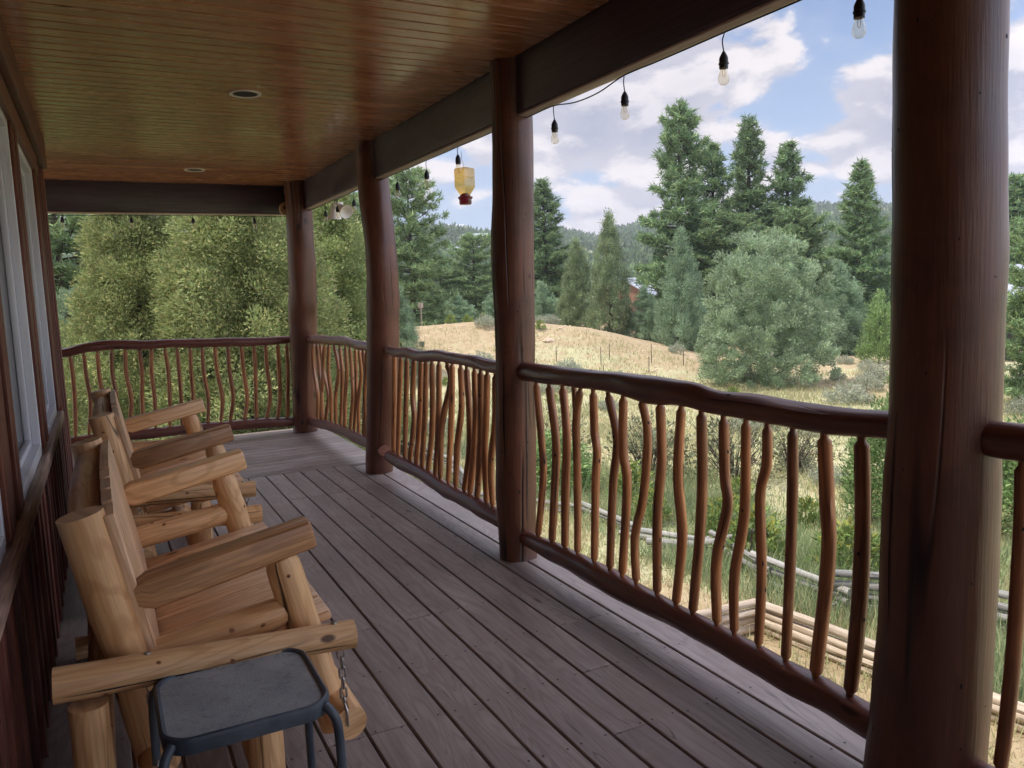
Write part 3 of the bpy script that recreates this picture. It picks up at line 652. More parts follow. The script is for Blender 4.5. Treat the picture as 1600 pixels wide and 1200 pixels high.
o = m.build('porch_post', M['post'], label='log post at the unseen near end of the porch', cat='post', group='log posts along the porch edge'); o.location = (1.91, -1.12, 0)

# --- house wall
house = empty('house', (-.3, 3, 0), label='dark red-brown board and batten house wall with white windows along the porch', cat='house')
def hp(mb, name, mats, par=None, **k):
    o = mb.build(name, mats, None, **k)
    o.parent = par or house
    if par is None: o.location = (.3, -3, 0)
    return o
WY = [(.9, 2.55), (3.03, 4.15), (4.50, 5.60)]; WZ = (.80, 2.232)
m = MB(); m.box((-.36, -3, -.9), (-.30, 6.5, WZ[0] - .03)); m.box((-.36, -3, WZ[1] + .015), (-.30, 6.5, 2.548))
ys = [-3] + [v for w_ in WY for v in (w_[0] - .015, w_[1] + .015)] + [6.5]
for a, b in zip(ys[::2], ys[1::2]): m.box((-.36, a, WZ[0] - .029), (-.30, b, WZ[1] + .014))
m.box((-4, 6.502, -.9), (-.30, 6.56, 2.548), axis=0)
hp(m, 'wall', M['siding'], smooth=False)
m = MB(); y = 1.0
while y < 6.35:
    w_ = rg.uniform(.05, .065)
    m.box((-.299, y, -.02), (-.272 + rg.uniform(-.004, .004), y + w_, .715), axis=2, rng=rg)
    if 5.95 < y: m.box((-.299, y, .716), (-.276, y + w_, 2.37), axis=2, rng=rg)
    y += .205
m.box((-.299, 6.36, -.02), (-.270, 6.44, 2.37), axis=2); m.box((-.299, 6.452, -.02), (-.262, 6.60, 2.375), axis=2); 
for k in range(16): m.box((-.5 - .2*k, 6.561, -.02), (-.44 - .2*k, 6.585, 2.4), axis=2)
hp(m, 'batten', M['siding'], smooth=False, kind='stuff')
m = MB()
for a, b in ((2.55, 3.03), (4.15, 4.50), (5.60, 5.90)):
    a2, b2 = a + .02, b - .02
    if b - a > .32:
        m.box((-.299, a2, .79), (-.271, a2 + .11, 2.245), axis=2, rng=rg); m.box((-.299, b2 - .11, .79), (-.271, b2, 2.245), axis=2, rng=rg)
        m.box((-.299, a2 + .115, .79), (-.284, b2 - .115, 2.245), axis=2, rng=rg)
    else: m.box((-.299, a2, .79), (-.271, b2, 2.245), axis=2, rng=rg)
m.box((-.299, .7, 2.247), (-.264, 5.93, 2.36), rng=rg)
hp(m, 'window_casing', M['trim'])
m = MB(); m.box((-.299, .7, .716), (-.252, 5.75, .775), rng=rg, ch=.006)
hp(m, 'window_sill', M['sill'])
for a, b in WY:
    m = MB()   # stepped white frame, 7 cm deep
    for d0, d1, iw in ((-.318, -.2835, .022), (-.345, -.3185, .045)):
        z0, z1 = WZ
        m.box((d0, a - .012, z0 - .012), (d1, a + iw, z1 + .012), axis=2, ch=.002); m.box((d0, b - iw, z0 - .012), (d1, b + .012, z1 + .012), axis=2, ch=.002)
        m.box((d0, a + iw + .0005, z0 - .024), (d1 + .001, b - iw - .0005, z0 + iw), ch=.002); m.box((d0, a + iw + .0005, z1 - iw), (d1, b - iw - .0005, z1 + .012), ch=.002)
    fr = hp(m, 'window', M['white'])
    m = MB(); m.box((-.352, a + .03, WZ[0] + .03), (-.3455, b - .03, WZ[1] - .03), ch=.001)
    hp(m, 'pane', M['glass_dark'], par=fr, smooth=False)
m = MB(); m.box((-3.9, -3, -.5), (-1.5, 6.45, 2.6), mi=0)
hp(m, 'interior', M['dark'], smooth=False)

# ================================================================== GLIDER BENCHES
M['knot2'], _, _ = base_mat('pine_knot', (.30, .12, .04), .5)
def bench(name, loc, label, seed):
    rr = random.Random(seed)
    t = empty(name, loc, label=label, cat='bench', group='log glider benches against the wall')
    W = 1.20
    def L(nm, mat, lg_, lb=None):
        m = MB(); m.log(**lg_); g_ = m.grid; Lr = g_[3][-1]
        for q9 in range(int(Lr * 9) + 1):
            u_, k_ = rr.uniform(.04, Lr - .04), rr.random()
            m.spot(g_, u_, k_, rr.uniform(.006, .011), rr.uniform(.005, .008), 2, .0005, rng=rr); m.spot(g_, u_, k_, .003, .002, 1, .0011, rng=rr)
        for q9 in range(1 + int(Lr * 2)):
            u0 = rr.uniform(.0, Lr * .5); m.crack(g_, u0, u0 + Lr * rr.uniform(.2, .45), rr.random(), rr.uniform(.0015, .0035), rr, 1)
        if nm == 'hanger_rail': m.crack(g_, .02, Lr * .98, .06 if y > 0 else .56, .004, rr, 1, .02); m.crack(g_, .02, Lr * .7, .16 if y > 0 else .66, .003, rr, 1, .03)
        return m.build(nm, [M[mat], M['dark'], M['knot2']], t, label=lb)
    def lg(p, r, seg=24, n=24, rough=.022, knots=3, taper=(1, 1), flat=None): return dict(pts=[tuple(q_) for q_ in p], radii=r, seg=seg, n=n, rough=rough, rng=rr, knots=knots, taper=taper, flat=flat)
    for y in (0, W):
        L('back_post', 'pine', lg([(-.088, y, .915), (-.045, y, .69), (.0, y, .47), (.045, y, .19)], [.056, .058, .056, .053], n=30))
        L('arm_post', 'pine', lg([(.398, y, .715), (.405, y, .685), (.455, y, .47), (.527, y, .17)], [.032, .048, .049, .047], n=30))
        m = MB(); m.bar((-.03, y, .668), (.49, y, .772),   .082, .088, ch=.007, rng=rr, ends=[(0, .5, .45), (.07, .55, .5), (.17, 1, 1), (1, .96, .92)])
        m.build('armrest', M['armwood'] if (y == 0) else M['pine'], t)
        L('seat_rail', 'pine', lg([(.01, y + (.012 if y == 0 else -.012), .488), (.05, y, .50), (.30, y, .535), (.385, y, .55), (.43, y, .557)], [.024, .044, .046, .042, .022], n=30, seg=12, knots=1))
    # back rails
    L('back_rail', 'pine', lg([(-.082, 0, .84), (-.088, .6, .852), (-.082, W, .84)], .045)); L('back_rail', 'pine', lg([(-.015, 0, .45), (-.015, W, .45)], .042))
    # slats of the back: grooves stay as separate boards, arched top line
    m = MB(); n = 9; sw = (W + .06) / n
    for k in range(n):
        y = -.03 + sw * (k + .5); arch = .022 * math.sin(math.pi * (k + .5) / n)
        m.bar((.066, y, .425), (-.023 - arch*.2, y, .905 + arch), sw - .004, .030, up=(1, 0, .18), ch=.003, rng=rr)
    m.build('backrest', M['pineboard'], t)
    m = MB(); n = 8; sw = (W - .10) / n
    for k in range(n):
        y = .05 + sw * (k + .5)
        m.bar((.055, y, .405), (.545, y, .488), sw - .005, .030, ch=.005, rng=rr)
    m.build('seat', M['pineboard'], t)
    L('cross_log', 'pine', lg([(.532, -.155, .245), (.528, .6, .25), (.532, W + .155, .245)], [.047, .05, .047]), lb=None)
    L('cross_log', 'pine', lg([(.035, -.155, .235), (.035, W + .155, .235)], .045))
    for y in (-.125, W + .125):
        L('hanger_rail', 'pine' if y > 0 else 'pine', lg([(-.175, y, .535), (.2, y, .515), (.563, y, .492)], [.044, .0395, .040], knots=4))
        for x in (-.105, .305):
            L('leg', 'pine', lg([(x, y, 0), (x, y, .47)], [.047, .045], n=16))
        L('foot_log', 'pine', lg([(-.2, y, .05), (.5, y, .05)], .045))
        for x in (.035, .522):
            c = MB(); sgn = -1 if y < 0 else 1
            c.link((x, y, .445), (0, 0, 1), (1, 0, 0), r=.0028)
            zz = .415; k = 1
            while zz > .275:
                c.link((x + (.002 if x > .3 else 0), y - sgn * .0 , zz), (0, 0, 1), (0, 1, 0) if k % 2 else (1, 0, 0)); zz -= .0300; k += 1
            yy = y + sgn * .034
            c.log([(x, y, .30), (x, yy, .285), (x, yy, .25), (x + .004, yy - sgn * .012, .232)], [.004] * 4, seg=8, n=10, rough=0, knots=0, rng=rr)
            c.build('chain', M['steel'], t)
    L('floor_stretcher', 'pine', lg([(.305, -.12, .14), (.305, W + .12, .14)], .04)); L('floor_stretcher', 'pine', lg([(-.105, -.12, .14), (-.105, W + .12, .14)], .04))
    m = MB()   # screw eyes and bolt heads on the hanger rails
    for y in (-.125, W + .125):
        for x, z in ((.035, .566), (.51, .537)):
            m.lathe([(.001, .004), (.008, .003), (.009, -.006)], (x, y, z), 10)
            m.link((x, y, .475), (0, 0, 1), (1, 0, 0), L=.03, W=.022, r=.0026)
    m.build('screw_eyes', M['steel'], t)
    return t
bench('glider_bench', (0, 2.26, 0), 'nearest golden log glider bench hung on chains, beside the metal side table', 21)
bench('glider_bench', (.055, 4.20, 0), 'farther golden log glider bench near the far railing', 22)

# ================================================================== SIDE TABLE
st = empty('side_table', (.225, 1.935, 0), .0, 'small blue-black metal side table with rounded pebbled top, in front of the nearest bench', 'side table')
mt, w, p = base_mat('blue_black_metal', (.045, .058, .075), .45)
tcn = w.node('ShaderNodeTexCoord').outputs['Object']
n1 = w.noise(tcn, 9, 5, .6); nb = w.noise(tcn, 160, 3, .6)
drip = w.noise(w.vmath('MULTIPLY', tcn, (60, 60, 3)), 1.0, 2)
w.put(p.inputs['Base Color'], w.mix(w.maprange(n1, .35, .7), (.035, .048, .066), (.085, .105, .125)))
w.put(p.inputs['Roughness'], w.maprange(n1, .3, .7, .35, .6))
bp = w.node('ShaderNodeBump'); bp.inputs['Strength'].default_value = .35; bp.inputs['Distance'].default_value = .002; w.put(bp.inputs['Height'], nb); w.put(p.inputs['Normal'], bp.outputs[0])
mtop, w, p = base_mat('pebbled_table_top', (.10, .14, .17), .3)
tcn = w.node('ShaderNodeTexCoord').outputs['Object']
vo = w.node('ShaderNodeTexVoronoi'); vo.inputs['Scale'].default_value = 190; w.put(vo.inputs['Vector'], tcn)
n1 = w.noise(tcn, 7, 5, .65); n2 = w.noise(tcn, 45, 3, .6)
w.put(p.inputs['Base Color'], w.mix(w.maprange(n1, .35, .68), (.19, .22, .235), (.32, .345, .345)))
w.put(p.inputs['Roughness'], w.maprange(n2, .3, .7, .22, .5))
bp = w.node('ShaderNodeBump'); bp.inputs['Strength'].default_value = .22; bp.inputs['Distance'].default_value = .002
w.put(bp.inputs['Height'], w.math('ADD', vo.outputs['Distance'], w.math('MULTIPLY', n2, .6))); w.put(p.inputs['Normal'], bp.outputs[0])
def rrect(hx, hy, r, n=8):
    P = []
    for cx, cy, a0 in ((hx - r, hy - r, 0), (-hx + r, hy - r, 90), (-hx + r, -hy + r, 180), (hx - r, -hy + r, 270)):
        for k in range(n + 1):
            a = R(a0 + 90 * k / n); P.append((cx + r * math.cos(a), cy + r * math.sin(a)))
    return P
m = MB(); rings = [(.176, .166, .060, .468), (.184, .174, .066, .472), (.187, .177, .068, .50), (.185, .175, .067, .508), (.180, .170, .063, .511), (.174, .164, .058, .5085), (.172, .162, .056, .503)]
nn = len(rrect(1, 1, .1))
for hx, hy, r, z in rings:
    for x, y in rrect(hx, hy, r): m.v.append((x, y, z))
for i in range(len(rings) - 1):
    for k in range(nn):
        k2 = (k + 1) % nn; m.face((i*nn+k, i*nn+k2, (i+1)*nn+k2, (i+1)*nn+k), [(0, 0)] * 4, 0)
m.build('rim', mt, st)
m = MB()
for z in (.470, .5035):
    for x, y in rrect(.1725, .1625, .0565): m.v.append((x, y, z))
m.face(tuple(range(nn, 2 * nn)), [(0, 0)] * nn, 0); m.face(tuple(reversed(range(nn))), [(0, 0)] * nn, 0)
m.build('table_top', mtop, st, smooth=False)
for sx in (-1, 1):
    for sy in (-1, 1):
        m = MB(); m.log([(sx*.165, sy*.155, .495), (sx*.183, sy*.172, .470), (sx*.190, sy*.180, .41), (sx*.193, sy*.183, .15), (sx*.196, sy*.186, .0)], [.011]*5, seg=14, n=26, rough=0)
        m.build('leg', mt, st)
m = MB(); z = .14
for a, b in (((-.193, -.183), (.193, .183)), ((-.193, .183), (.193, -.183))): m.log([(*a, z), (*b, z)], [.007, .007], seg=10, n=4, rough=0); z += .0145
m.build('stretcher', mt, st)

# ================================================================== STRING LIGHTS
sl = empty('string_lights', (1.975, 3, 2.25), label='black string of clear bulbs hung along the outer edge of the porch beam', cat='string lights')
def cord_part(pts, r=.0028, name='cord'):
    m = MB(); m.log([(a - 1.975, b - 3, c - 2.25) for a, b, c in pts], [r] * len(pts), seg=6, n=len(pts) * 6, rough=0)
    return m.build(name, M['black_plastic'], sl)
ysl = [-.1, .5, 1.055, 1.627, 2.177, 2.763, 3.331, 3.9, 4.451, 4.97, 5.545, 6.1, 6.641, 7.15, 7.564, 8.1]
pts = []
for a, b in zip(ysl, ysl[1:]):
    sag = {2.763: .028, .5: .01}.get(a, .002)
    pts += [(1.932, a * .979, 2.270), (1.935, (a * 2 + b) / 3 * .979, 2.272 - sag * .9), (1.935, (a + 2 * b) / 3 * .979, 2.272 - sag * .9)]
pts.append((1.932, 8.1 * .979, 2.270)); pts += [(1.9, 8.50, 2.262), (1.486, 8.515, 2.257), (.905, 8.515, 2.255), (.355, 8.515, 2.255), (-.229, 8.515, 2.245), (-.8, 8.515, 2.257)]
cord_part(pts)
def bulb_thing(x, y, i, drop):
    b = MB(); rr = random.Random(i); dx = rr.uniform(-.006, .006)
    b.log([(0, 0, 0), (dx, .006, -drop * .4), (dx, 0, -drop)], [.0022] * 3, seg=6, n=8, rough=0)
    z = -drop
    b.lathe([(.003, z), (.007, z - .006), (.0125, z - .016), (.0150, z - .024), (.0150, z - .036), (.0172, z - .038), (.0172, z - .042), (.0150, z - .044), (.0148, z - .056), (.0001, z - .056)], (dx, 0, 0), 16)
    s_ = b.build('bulb_socket', M['black_plastic'], sl); s_.location = (x - 1.975, y - 3, .018)
    z -= .056
    g = MB().lathe([(.0120, z), (.0130, z - .008), (.0175, z - .022), (.0195, z - .034), (.0170, z - .045), (.010, z - .052), (.0001, z - .055)], (dx, 0, 0), 18).build('glass_bulb', M['bulb'], s_)
    f_ = MB(); f_.log([(dx - .004, 0, z), (dx - .006, 0, z - .018), (dx, 0, z - .026), (dx + .006, 0, z - .018), (dx + .004, 0, z)], [.0009] * 5, seg=5, n=10, rough=0)
    f_.build('filament', M['fil'], g)
for i, y in enumerate(ysl[:-1]): bulb_thing(1.934, y * .979, i, .058 if i != 8 else .04)
for i, x in enumerate((1.486, .905, .355, -.229)): bulb_thing(x, 8.517, 30 + i, .03)

# ================================================================== FEEDER, FLOODLIGHT, WOOD SLICE
hf = empty('hummingbird_feeder', (2.0, 4.43, 1.95), label='amber glass hummingbird feeder with red base hanging from the beam', cat='bird feeder')
def sq(prof, name, mat, par, rot=R(20)):
    m = MB(); n4 = 4
    for hw, z in prof:
        for k in range(4):
            a = rot + R(45 + 90 * k); m.v.append((hw * 1.414 * math.cos(a), hw * 1.414 * math.sin(a), z))
    for i in range(len(prof) - 1):
        for k in range(4):
            k2 = (k + 1) % 4; m.face((i*4+k, i*4+k2, (i+1)*4+k2, (i+1)*4+k), [(0, 0)] * 4, 0)
    m.face(tuple(range((len(prof)-1)*4, len(prof)*4)), [(0, 0)] * 4, 0)
    return m.build(name, mat, par, smooth=False)
sq([(.016, .050), (.024, .062), (.040, .095), (.043, .105), (.043, .150), (.040, .154), (.043, .158), (.043, .206), (.036, .212)], 'glass_bottle', M['nectar'], hf)
MB().lathe([(.0001, 0), (.034, 0), (.037, .008), (.037, .030), (.043, .036), (.045, .043), (.034, .048), (.030, .055), (.014, .066), (.0001, .068)], (0, 0, 0), 22).build('red_base', M['redplastic'], hf)
m = MB(); m.log([(0, 0, .212), (-.004, .004, .24), (-.014, .0, .27), (-.014, 0, .305)], [.0016] * 4, seg=6, n=12, rough=0)
m.build('hanging_wire', M['steel'], hf)
fl = empty('floodlight', (1.97, 7.12, 2.25), label='twin head floodlight under the beam near the far corner', cat='floodlight')
m = MB(); m.lathe([(.0001, .002), (.045, .002), (.045, -.018), (.02, -.026), (.0001, -.026)], (0, 0, 0), 20); m.log([(0, -.02, -.02), (0, -.09, -.05)], [.011, .011], seg=10, n=3, rough=0); m.log([(0, .02, -.02), (0, .09, -.04)], [.011, .011], seg=10, n=3, rough=0)
m.build('mount', M['white_metal'], fl)
for y, rx, z in ((-.15, R(60), -.07), (.13, R(8), -.06)):
    o = MB().lathe([(.0001, .05), (.028, .048), (.034, .0), (.058, -.055), (.062, -.07), (.056, -.068), (.03, -.03), (.0001, -.02)], (0, 0, 0), 24).build('lamp_head', M['white_metal'], fl)
    o.location = (0, y, z); o.rotation_euler = (-rx if y < 0 else rx, R(-25) if y < 0 else 0, 0)
ws = empty('wood_slice', (1.755, 8.27, 2.31), label='round speckled wood slice hanging at the top of the far corner post', cat='ornament')
mw, w, p = base_mat('speckled_slice', (.5, .38, .2), .6)
tcn = w.node('ShaderNodeTexCoord').outputs['Object']
vo = w.node('ShaderNodeTexVoronoi'); vo.inputs['Scale'].default_value = 38; w.put(vo.inputs['Vector'], tcn)
w.put(p.inputs['Base Color'], w.mix(w.maprange(vo.outputs['Distance'], .2, .33, 1, 0), (.55, .42, .22), (.05, .03, .02)))
MB().lathe([(.0001, -.012), (.062, -.012), (.066, -.008), (.066, .008), (.062, .012), (.0001, .012)], (0, 0, 0), 36, axis='y').build('slice', mw, ws)
MB().lathe([(.0001, -.016), (.016, -.016), (.017, -.011)], (-.012, 0, .008), 16, axis='y').build('dark_hole', M['dark'], ws)
m = MB(); m.log([(0, 0, .06), (0, .003, .12), (0, .06, .2)], [.0015] * 3, seg=6, n=6, rough=0); m.build('string', M['white_metal'], ws)

# ================================================================== LANDSCAPE
def sm(a, b, x): t = np.clip((x - a) / (b - a), 0, 1); return t * t * (3 - 2 * t)
def vnoise(x, y, s, seed=0):
    """smooth value noise on numpy arrays"""
    x = np.asarray(x, float) / s + seed * 17.3; y = np.asarray(y, float) / s + seed * 9.1
    xi, yi = np.floor(x), np.floor(y); fx, fy = x - xi, y - yi
    h = lambda a, b: np.modf(np.abs(np.sin(a * 127.1 + b * 311.7) * 43758.5453))[0]
    fx = fx * fx * (3 - 2 * fx); fy = fy * fy * (3 - 2 * fy)
    return (h(xi, yi) * (1 - fx) + h(xi + 1, yi) * fx) * (1 - fy) + (h(xi, yi + 1) * (1 - fx) + h(xi + 1, yi + 1) * fx) * fy
def gz(x, y):
    x = np.asarray(x, float); y = np.asarray(y, float)
    r = np.hypot(x, y); az = np.degrees(np.arctan2(x, y))
    m = 2.5 * sm(27.5, 35.5, r) * np.interp(az, [-180, -30, 5, 27, 32.8, 36.4, 40.8, 47, 180], [0, 0, .97, .97, .74, .49, .24, 0, 0]) * (1 - .75 * sm(37, 46, r))
    z = -2.3 + m * (1 - .10 * sm(30, 36, r)) + .16 * (vnoise(x, y, 5.0, 1) - .5) * sm(9, 14, r) + .05 * (vnoise(x, y, 1.3, 2) - .5) * sm(8, 11, r) + .012 * (vnoise(x, y, .3, 3) - .5)
    z = z + .30 * (vnoise(x, y, 2.6, 8) - .5) * sm(29, 34, r) * (1 - sm(46, 60, r))
    return z - 1.0 * sm(60, 130, r)

def grid_mesh(name, X, Y, Z, mat, tint=None, kind='structure'):
    nr, nc = X.shape; me = bpy.data.meshes.new(name)
    V = np.stack([X, Y, Z], -1).reshape(-1, 3)
    i = np.arange((nr - 1) * nc).reshape(nr - 1, nc)[:, :-1].ravel()
    F = np.stack([i, i + 1, i + nc + 1, i + nc], 1)
    me.vertices.add(len(V)); me.vertices.foreach_set('co', V.astype(np.float32).ravel())
    me.loops.add(F.size); me.loops.foreach_set('vertex_index', F.astype(np.int32).ravel())
    me.polygons.add(len(F)); me.polygons.foreach_set('loop_start', np.arange(0, F.size, 4, dtype=np.int32))
    me.update(calc_edges=True)
    if tint is not None:
        a = me.attributes.new('zone', 'FLOAT_COLOR', 'POINT'); c = np.ones((len(V), 4), np.float32); c[:, :3] = tint.reshape(-1, 3); a.data.foreach_set('color', c.ravel())
    me.polygons.foreach_set('use_smooth', [True] * len(F)); me.materials.append(mat); me.update()
    o = bpy.data.objects.new(name, me); COL.objects.link(o); tag(o, kind=kind); return o
def zones(x, y):
    """(bare sand, green)"""
    r = np.hypot(x, y); az = np.degrees(np.arctan2(x, y))
    sand = sm(25, 33, r) * (1 - sm(44, 62, az)) * (.18 + .34 * vnoise(x, y, 4.5, 15) + .26 * sm(31, 35, r)) + .14 * sm(15, 25, r)
    sand = np.maximum(sand, .75 * sm(24, 26, r) * (1 - sm(32, 36, r)) * sm(40, 44, az) * (vnoise(x, y, 3, 5) > .5))
    yard = (1 - sm(6.35, 6.8, x + .5 * (vnoise(x, y, 1.2, 6) - .5) + .35 * sm(6, 7, y))) * (1 - sm(6.6, 9.0, y) * (.55 + .45 * (vnoise(x, y, .9, 16) > .5)))     # worn dirt beside the porch
    sand = np.maximum(sand, yard)
    green = sm(6.2, 6.5, x) * (1 - sm(8.5, 11.0, x)) * (1 - sm(10, 14, y)) * .75
    green = np.maximum(green, .30 * sm(14, 20, r) * (1 - sm(24, 29, r)) * (vnoise(x, y, 4, 7)))
    return sand, green * (1 - yard)

mg, w, p = base_mat('dry_ground', (.4, .3, .2), .95)
geo = w.node('ShaderNodeNewGeometry').outputs['Position']
zn = w.node('ShaderNodeAttribute', attribute_name='zone').outputs['Color']
sp = w.node('ShaderNodeSeparateColor'); w.put(sp.inputs[0], zn)
n1 = w.noise(geo, .55, 6, .62); n2 = w.noise(geo, 4.0, 6, .65); n3 = w.noise(geo, 26, 4, .6); n4 = w.noise(w.vmath('ADD', geo, (20, 5, 0)), 1.4, 5, .6)
sandc = w.mix(w.maprange(n2, .3, .7), (.29, .215, .115), (.39, .30, .18))
sandc = w.mix(w.math('MULTIPLY', w.maprange(n3, .5, .75), .35), sandc, (.33, .22, .14))
grassc = w.mix(w.maprange(n1, .35, .65), (.41, .365, .21), (.34, .335, .185))
grassc = w.mix(w.math('MULTIPLY', w.maprange(n3, .42, .7), .5), grassc, (.54, .48, .29))
grassc = w.mix(w.maprange(n4, .56, .68), grassc, (.44, .33, .20))
greenc = w.mix(w.maprange(n2, .35, .7), (.20, .24, .11), (.29, .29, .15))
n5 = w.noise(w.vmath('ADD', geo, (3, 8, 0)), 7.0, 5, .7)
sf = w.math('ADD', sp.outputs[0], w.math('MULTIPLY_ADD', w.math('SUBTRACT', n4, .5), .9, w.math('MULTIPLY', w.math('SUBTRACT', n5, .5), .9)))
c = w.mix(w.maprange(sf, .34, .62), grassc, sandc)
c = w.mix(w.math('MULTIPLY', w.maprange(w.noise(w.vmath('ADD', geo, (9, 1, 0)), 11.0, 4, .7), .60, .72), .45), c, (.17, .15, .085))
c = w.mix(w.math('MULTIPLY', w.maprange(w.math('ADD', sp.outputs[1], w.math('MULTIPLY', w.math('SUBTRACT', n2, .5), .7)), .3, .75), .8), c, greenc)
w.put(p.inputs['Base Color'], c)
bp = w.node('ShaderNodeBump'); bp.inputs['Strength'].default_value = .6; bp.inputs['Distance'].default_value = .05
w.put(bp.inputs['Height'], w.math('ADD', n3, w.math('MULTIPLY', n2, .6))); w.put(p.inputs['Normal'], bp.outputs[0])

rs = np.concatenate([[0.05], np.linspace(2, 50, 330), np.geomspace(50.5, 2500, 60)])
az = np.radians(np.linspace(-180, 180, 721))
RR, AA = np.meshgrid(rs, az, indexing='ij'); X = RR * np.sin(AA); Y = RR * np.cos(AA)
sd, gr = zones(X, Y)
grid_mesh('ground', X, Y, gz(X, Y), mg, np.stack([sd, gr, 0 * gr], -1))

# --- hills
RA = np.array([-180, -90, -40, -16, -5, 4, 14, 16, 17.2, 18.5, 22.5, 25.7, 30.7, 32.2, 33.6, 34.7, 37.4, 42, 47.9, 52.8, 59.7, 71, 110, 180.])
RE = np.array([2.5, 3, 4.2, 4.7, 4.8, 4.7, 4.46, 4.3, 3.9, 4.1, 4.06, 3.45, 3.83, 3.55, 3.15, 3.75, 4.1, 4.1, 4.64, 4.3, 3.9, 3, 2.6, 2.5])
def hz(az_, r):
    """height of the hill ground: r 110..640"""
    el = np.interp(az_, RA, RE); x = r * np.sin(np.radians(az_)); y = r * np.cos(np.radians(az_))
    top = np.tan(np.radians(el)) * 560 + 1.45 - 1.2
    t = np.clip((r - 110) / 450, 0, 1)
    prof = .62 * t + .38 * t * t * (3 - 2 * t)
    prof = np.where(r > 560, 1 - .5 * (r - 560) / 100, prof)
    z = -4.2 + (top + 4.2) * prof
    gul = (vnoise(x, y, 95, 11) - .5) * 16 + (vnoise(x, y, 38, 12) - .5) * 6
    return z + gul * np.clip(t * 2, 0, 1) * (1 - np.clip((t - .86) / .14, 0, 1)) + (vnoise(x, y, 12, 13) - .5) * .8 * t
rs = np.linspace(100, 660, 90); azd = np.linspace(-60, 115, 500)
RR, AD = np.meshgrid(rs, azd, indexing='ij')
mh, w, p = base_mat('hill_ground', (.3, .24, .16), .95)
geo = w.node('ShaderNodeNewGeometry').outputs['Position']
n1 = w.noise(geo, .035, 6, .65); n2 = w.noise(geo, .25, 4, .6)
c = w.mix(w.maprange(n2, .35, .65), (.16, .19, .10), (.27, .26, .15))
c = w.mix(w.maprange(n1, .57, .64), c, (.42, .29, .19))
w.put(p.inputs['Base Color'], c)
grid_mesh('hills', RR * np.sin(np.radians(AD)), RR * np.cos(np.radians(AD)), hz(AD, RR), mh)

# --- foliage builders (numpy)
def tris(c, d, side, L, W):
    """leaf triangles: base centre c, direction d, side vector, length L, width W"""
    return np.stack([c - side * (W / 2)[:, None], c + side * (W / 2)[:, None], c + d * L[:, None]], 1)
def unit(v): return v / np.maximum(np.linalg.norm(v, axis=-1, keepdims=True), 1e-9)
def colvar(rng, n, base, var=.18, alt=None, frac=.25):
    c = np.array(base)[None] * (1 + rng.normal(0, var, (n, 1)) + rng.normal(0, var * .25, (n, 3)))
    if alt is not None:
        k = rng.random(n) < frac; c[k] = np.array(alt) * (1 + rng.normal(0, var, (k.sum(), 1)))
    return np.clip(c, .005, 1)
def prof_fn(kind):
    if kind == 'round': return lambda t: np.clip(t * 7 + .55, 0, 1) * np.sqrt(np.clip(1 - t ** 2.6, 0, 1))
    if kind == 'cone': return lambda t: np.clip(t * 5 + .6, 0, 1) * np.clip(1 - t, 0, 1) ** .68
    if kind == 'egg': return lambda t: np.clip(t * 4 + .6, 0, 1) * np.clip(1 - t ** 1.5, 0, 1) ** .75
    return lambda t: 1 - t
def juniper(seed, h, Rr, kind, nc, nl, leaf, base, alt=None, z0=.03, clump=.17, frac=.2, up=.55, sway=.25):
    rng = np.random.default_rng(seed); pf = prof_fn(kind)
    t = rng.random(nc * 3); t = t[rng.random(nc * 3) < pf(t) * .85 + .15][:nc]; n = len(t)
    an = rng.random(n) * 2 * np.pi
    lump = .80 + .38 * (vnoise(an * 2.2, t * 6, 1.0, seed) - .2)
    fr = 1 - .8 * rng.random(n) ** 2.0
    r = pf(t) * Rr * fr * lump
    cc = np.stack([r * np.cos(an), r * np.sin(an), (z0 + t * (1 - z0)) * h * (1 + .05 * rng.normal(size=n))], 1)
    ctint = 1 + rng.normal(0, .13, n)
    csz = Rr * clump * rng.uniform(.65, 1.35, n)
    k = np.repeat(np.arange(n), nl)
    off = rng.normal(size=(n * nl, 3)); off = unit(off) * (rng.random(n * nl) ** .45)[:, None] * csz[k][:, None] * np.array([1, 1, 1.15])
    outw = unit(cc * np.array([1, 1, 0]) + 1e-6)[k]
    c = cc[k] + off
    d = unit(outw * .5 + unit(off) * .8 + np.array([0, 0, up]) + rng.normal(0, .45, (len(k), 3)))
    side = unit(np.cross(d, rng.normal(size=(len(k), 3))))
    L = leaf * rng.uniform(.6, 1.5, len(k)); W = L * rng.uniform(.35, .6, len(k))
    V = tris(c, d, side, L, W); C = colvar(rng, len(k), base, .15, alt, frac) * ctint[k][:, None]
    return V, np.clip(C, .005, 1)
def stems(seed, h, Rr, n, r0, z0=0.0, top=.85, mat='bark', lean=.1):
    rr = random.Random(seed); m = MB()
    m.log([(0, 0, -.15, r0 * 1.25), (rr.uniform(-lean, lean) * .3, rr.uniform(-lean, lean) * .3, h * .35, r0 * .8), (0, 0, h * top, r0 * .18)], seg=9, n=12, rough=.12, rng=rr, knots=2)
    for k in range(n):
        z = h * (z0 + (top - z0) * (k + .5) / n * .8); a = k * 2.4 + rr.uniform(-.4, .4); L = Rr * (1 - z / h) ** .6 * rr.uniform(.6, .85)
        m.log([(0, 0, z, r0 * .42 * (1 - z / h * .6)), (math.cos(a) * L * .5, math.sin(a) * L * .5, z + L * .22, r0 * .25 * (1 - z / h * .5)), (math.cos(a) * L, math.sin(a) * L, z + L * .5, .01)], seg=6, n=6, rough=.1, rng=rr, cap=False)
    return m
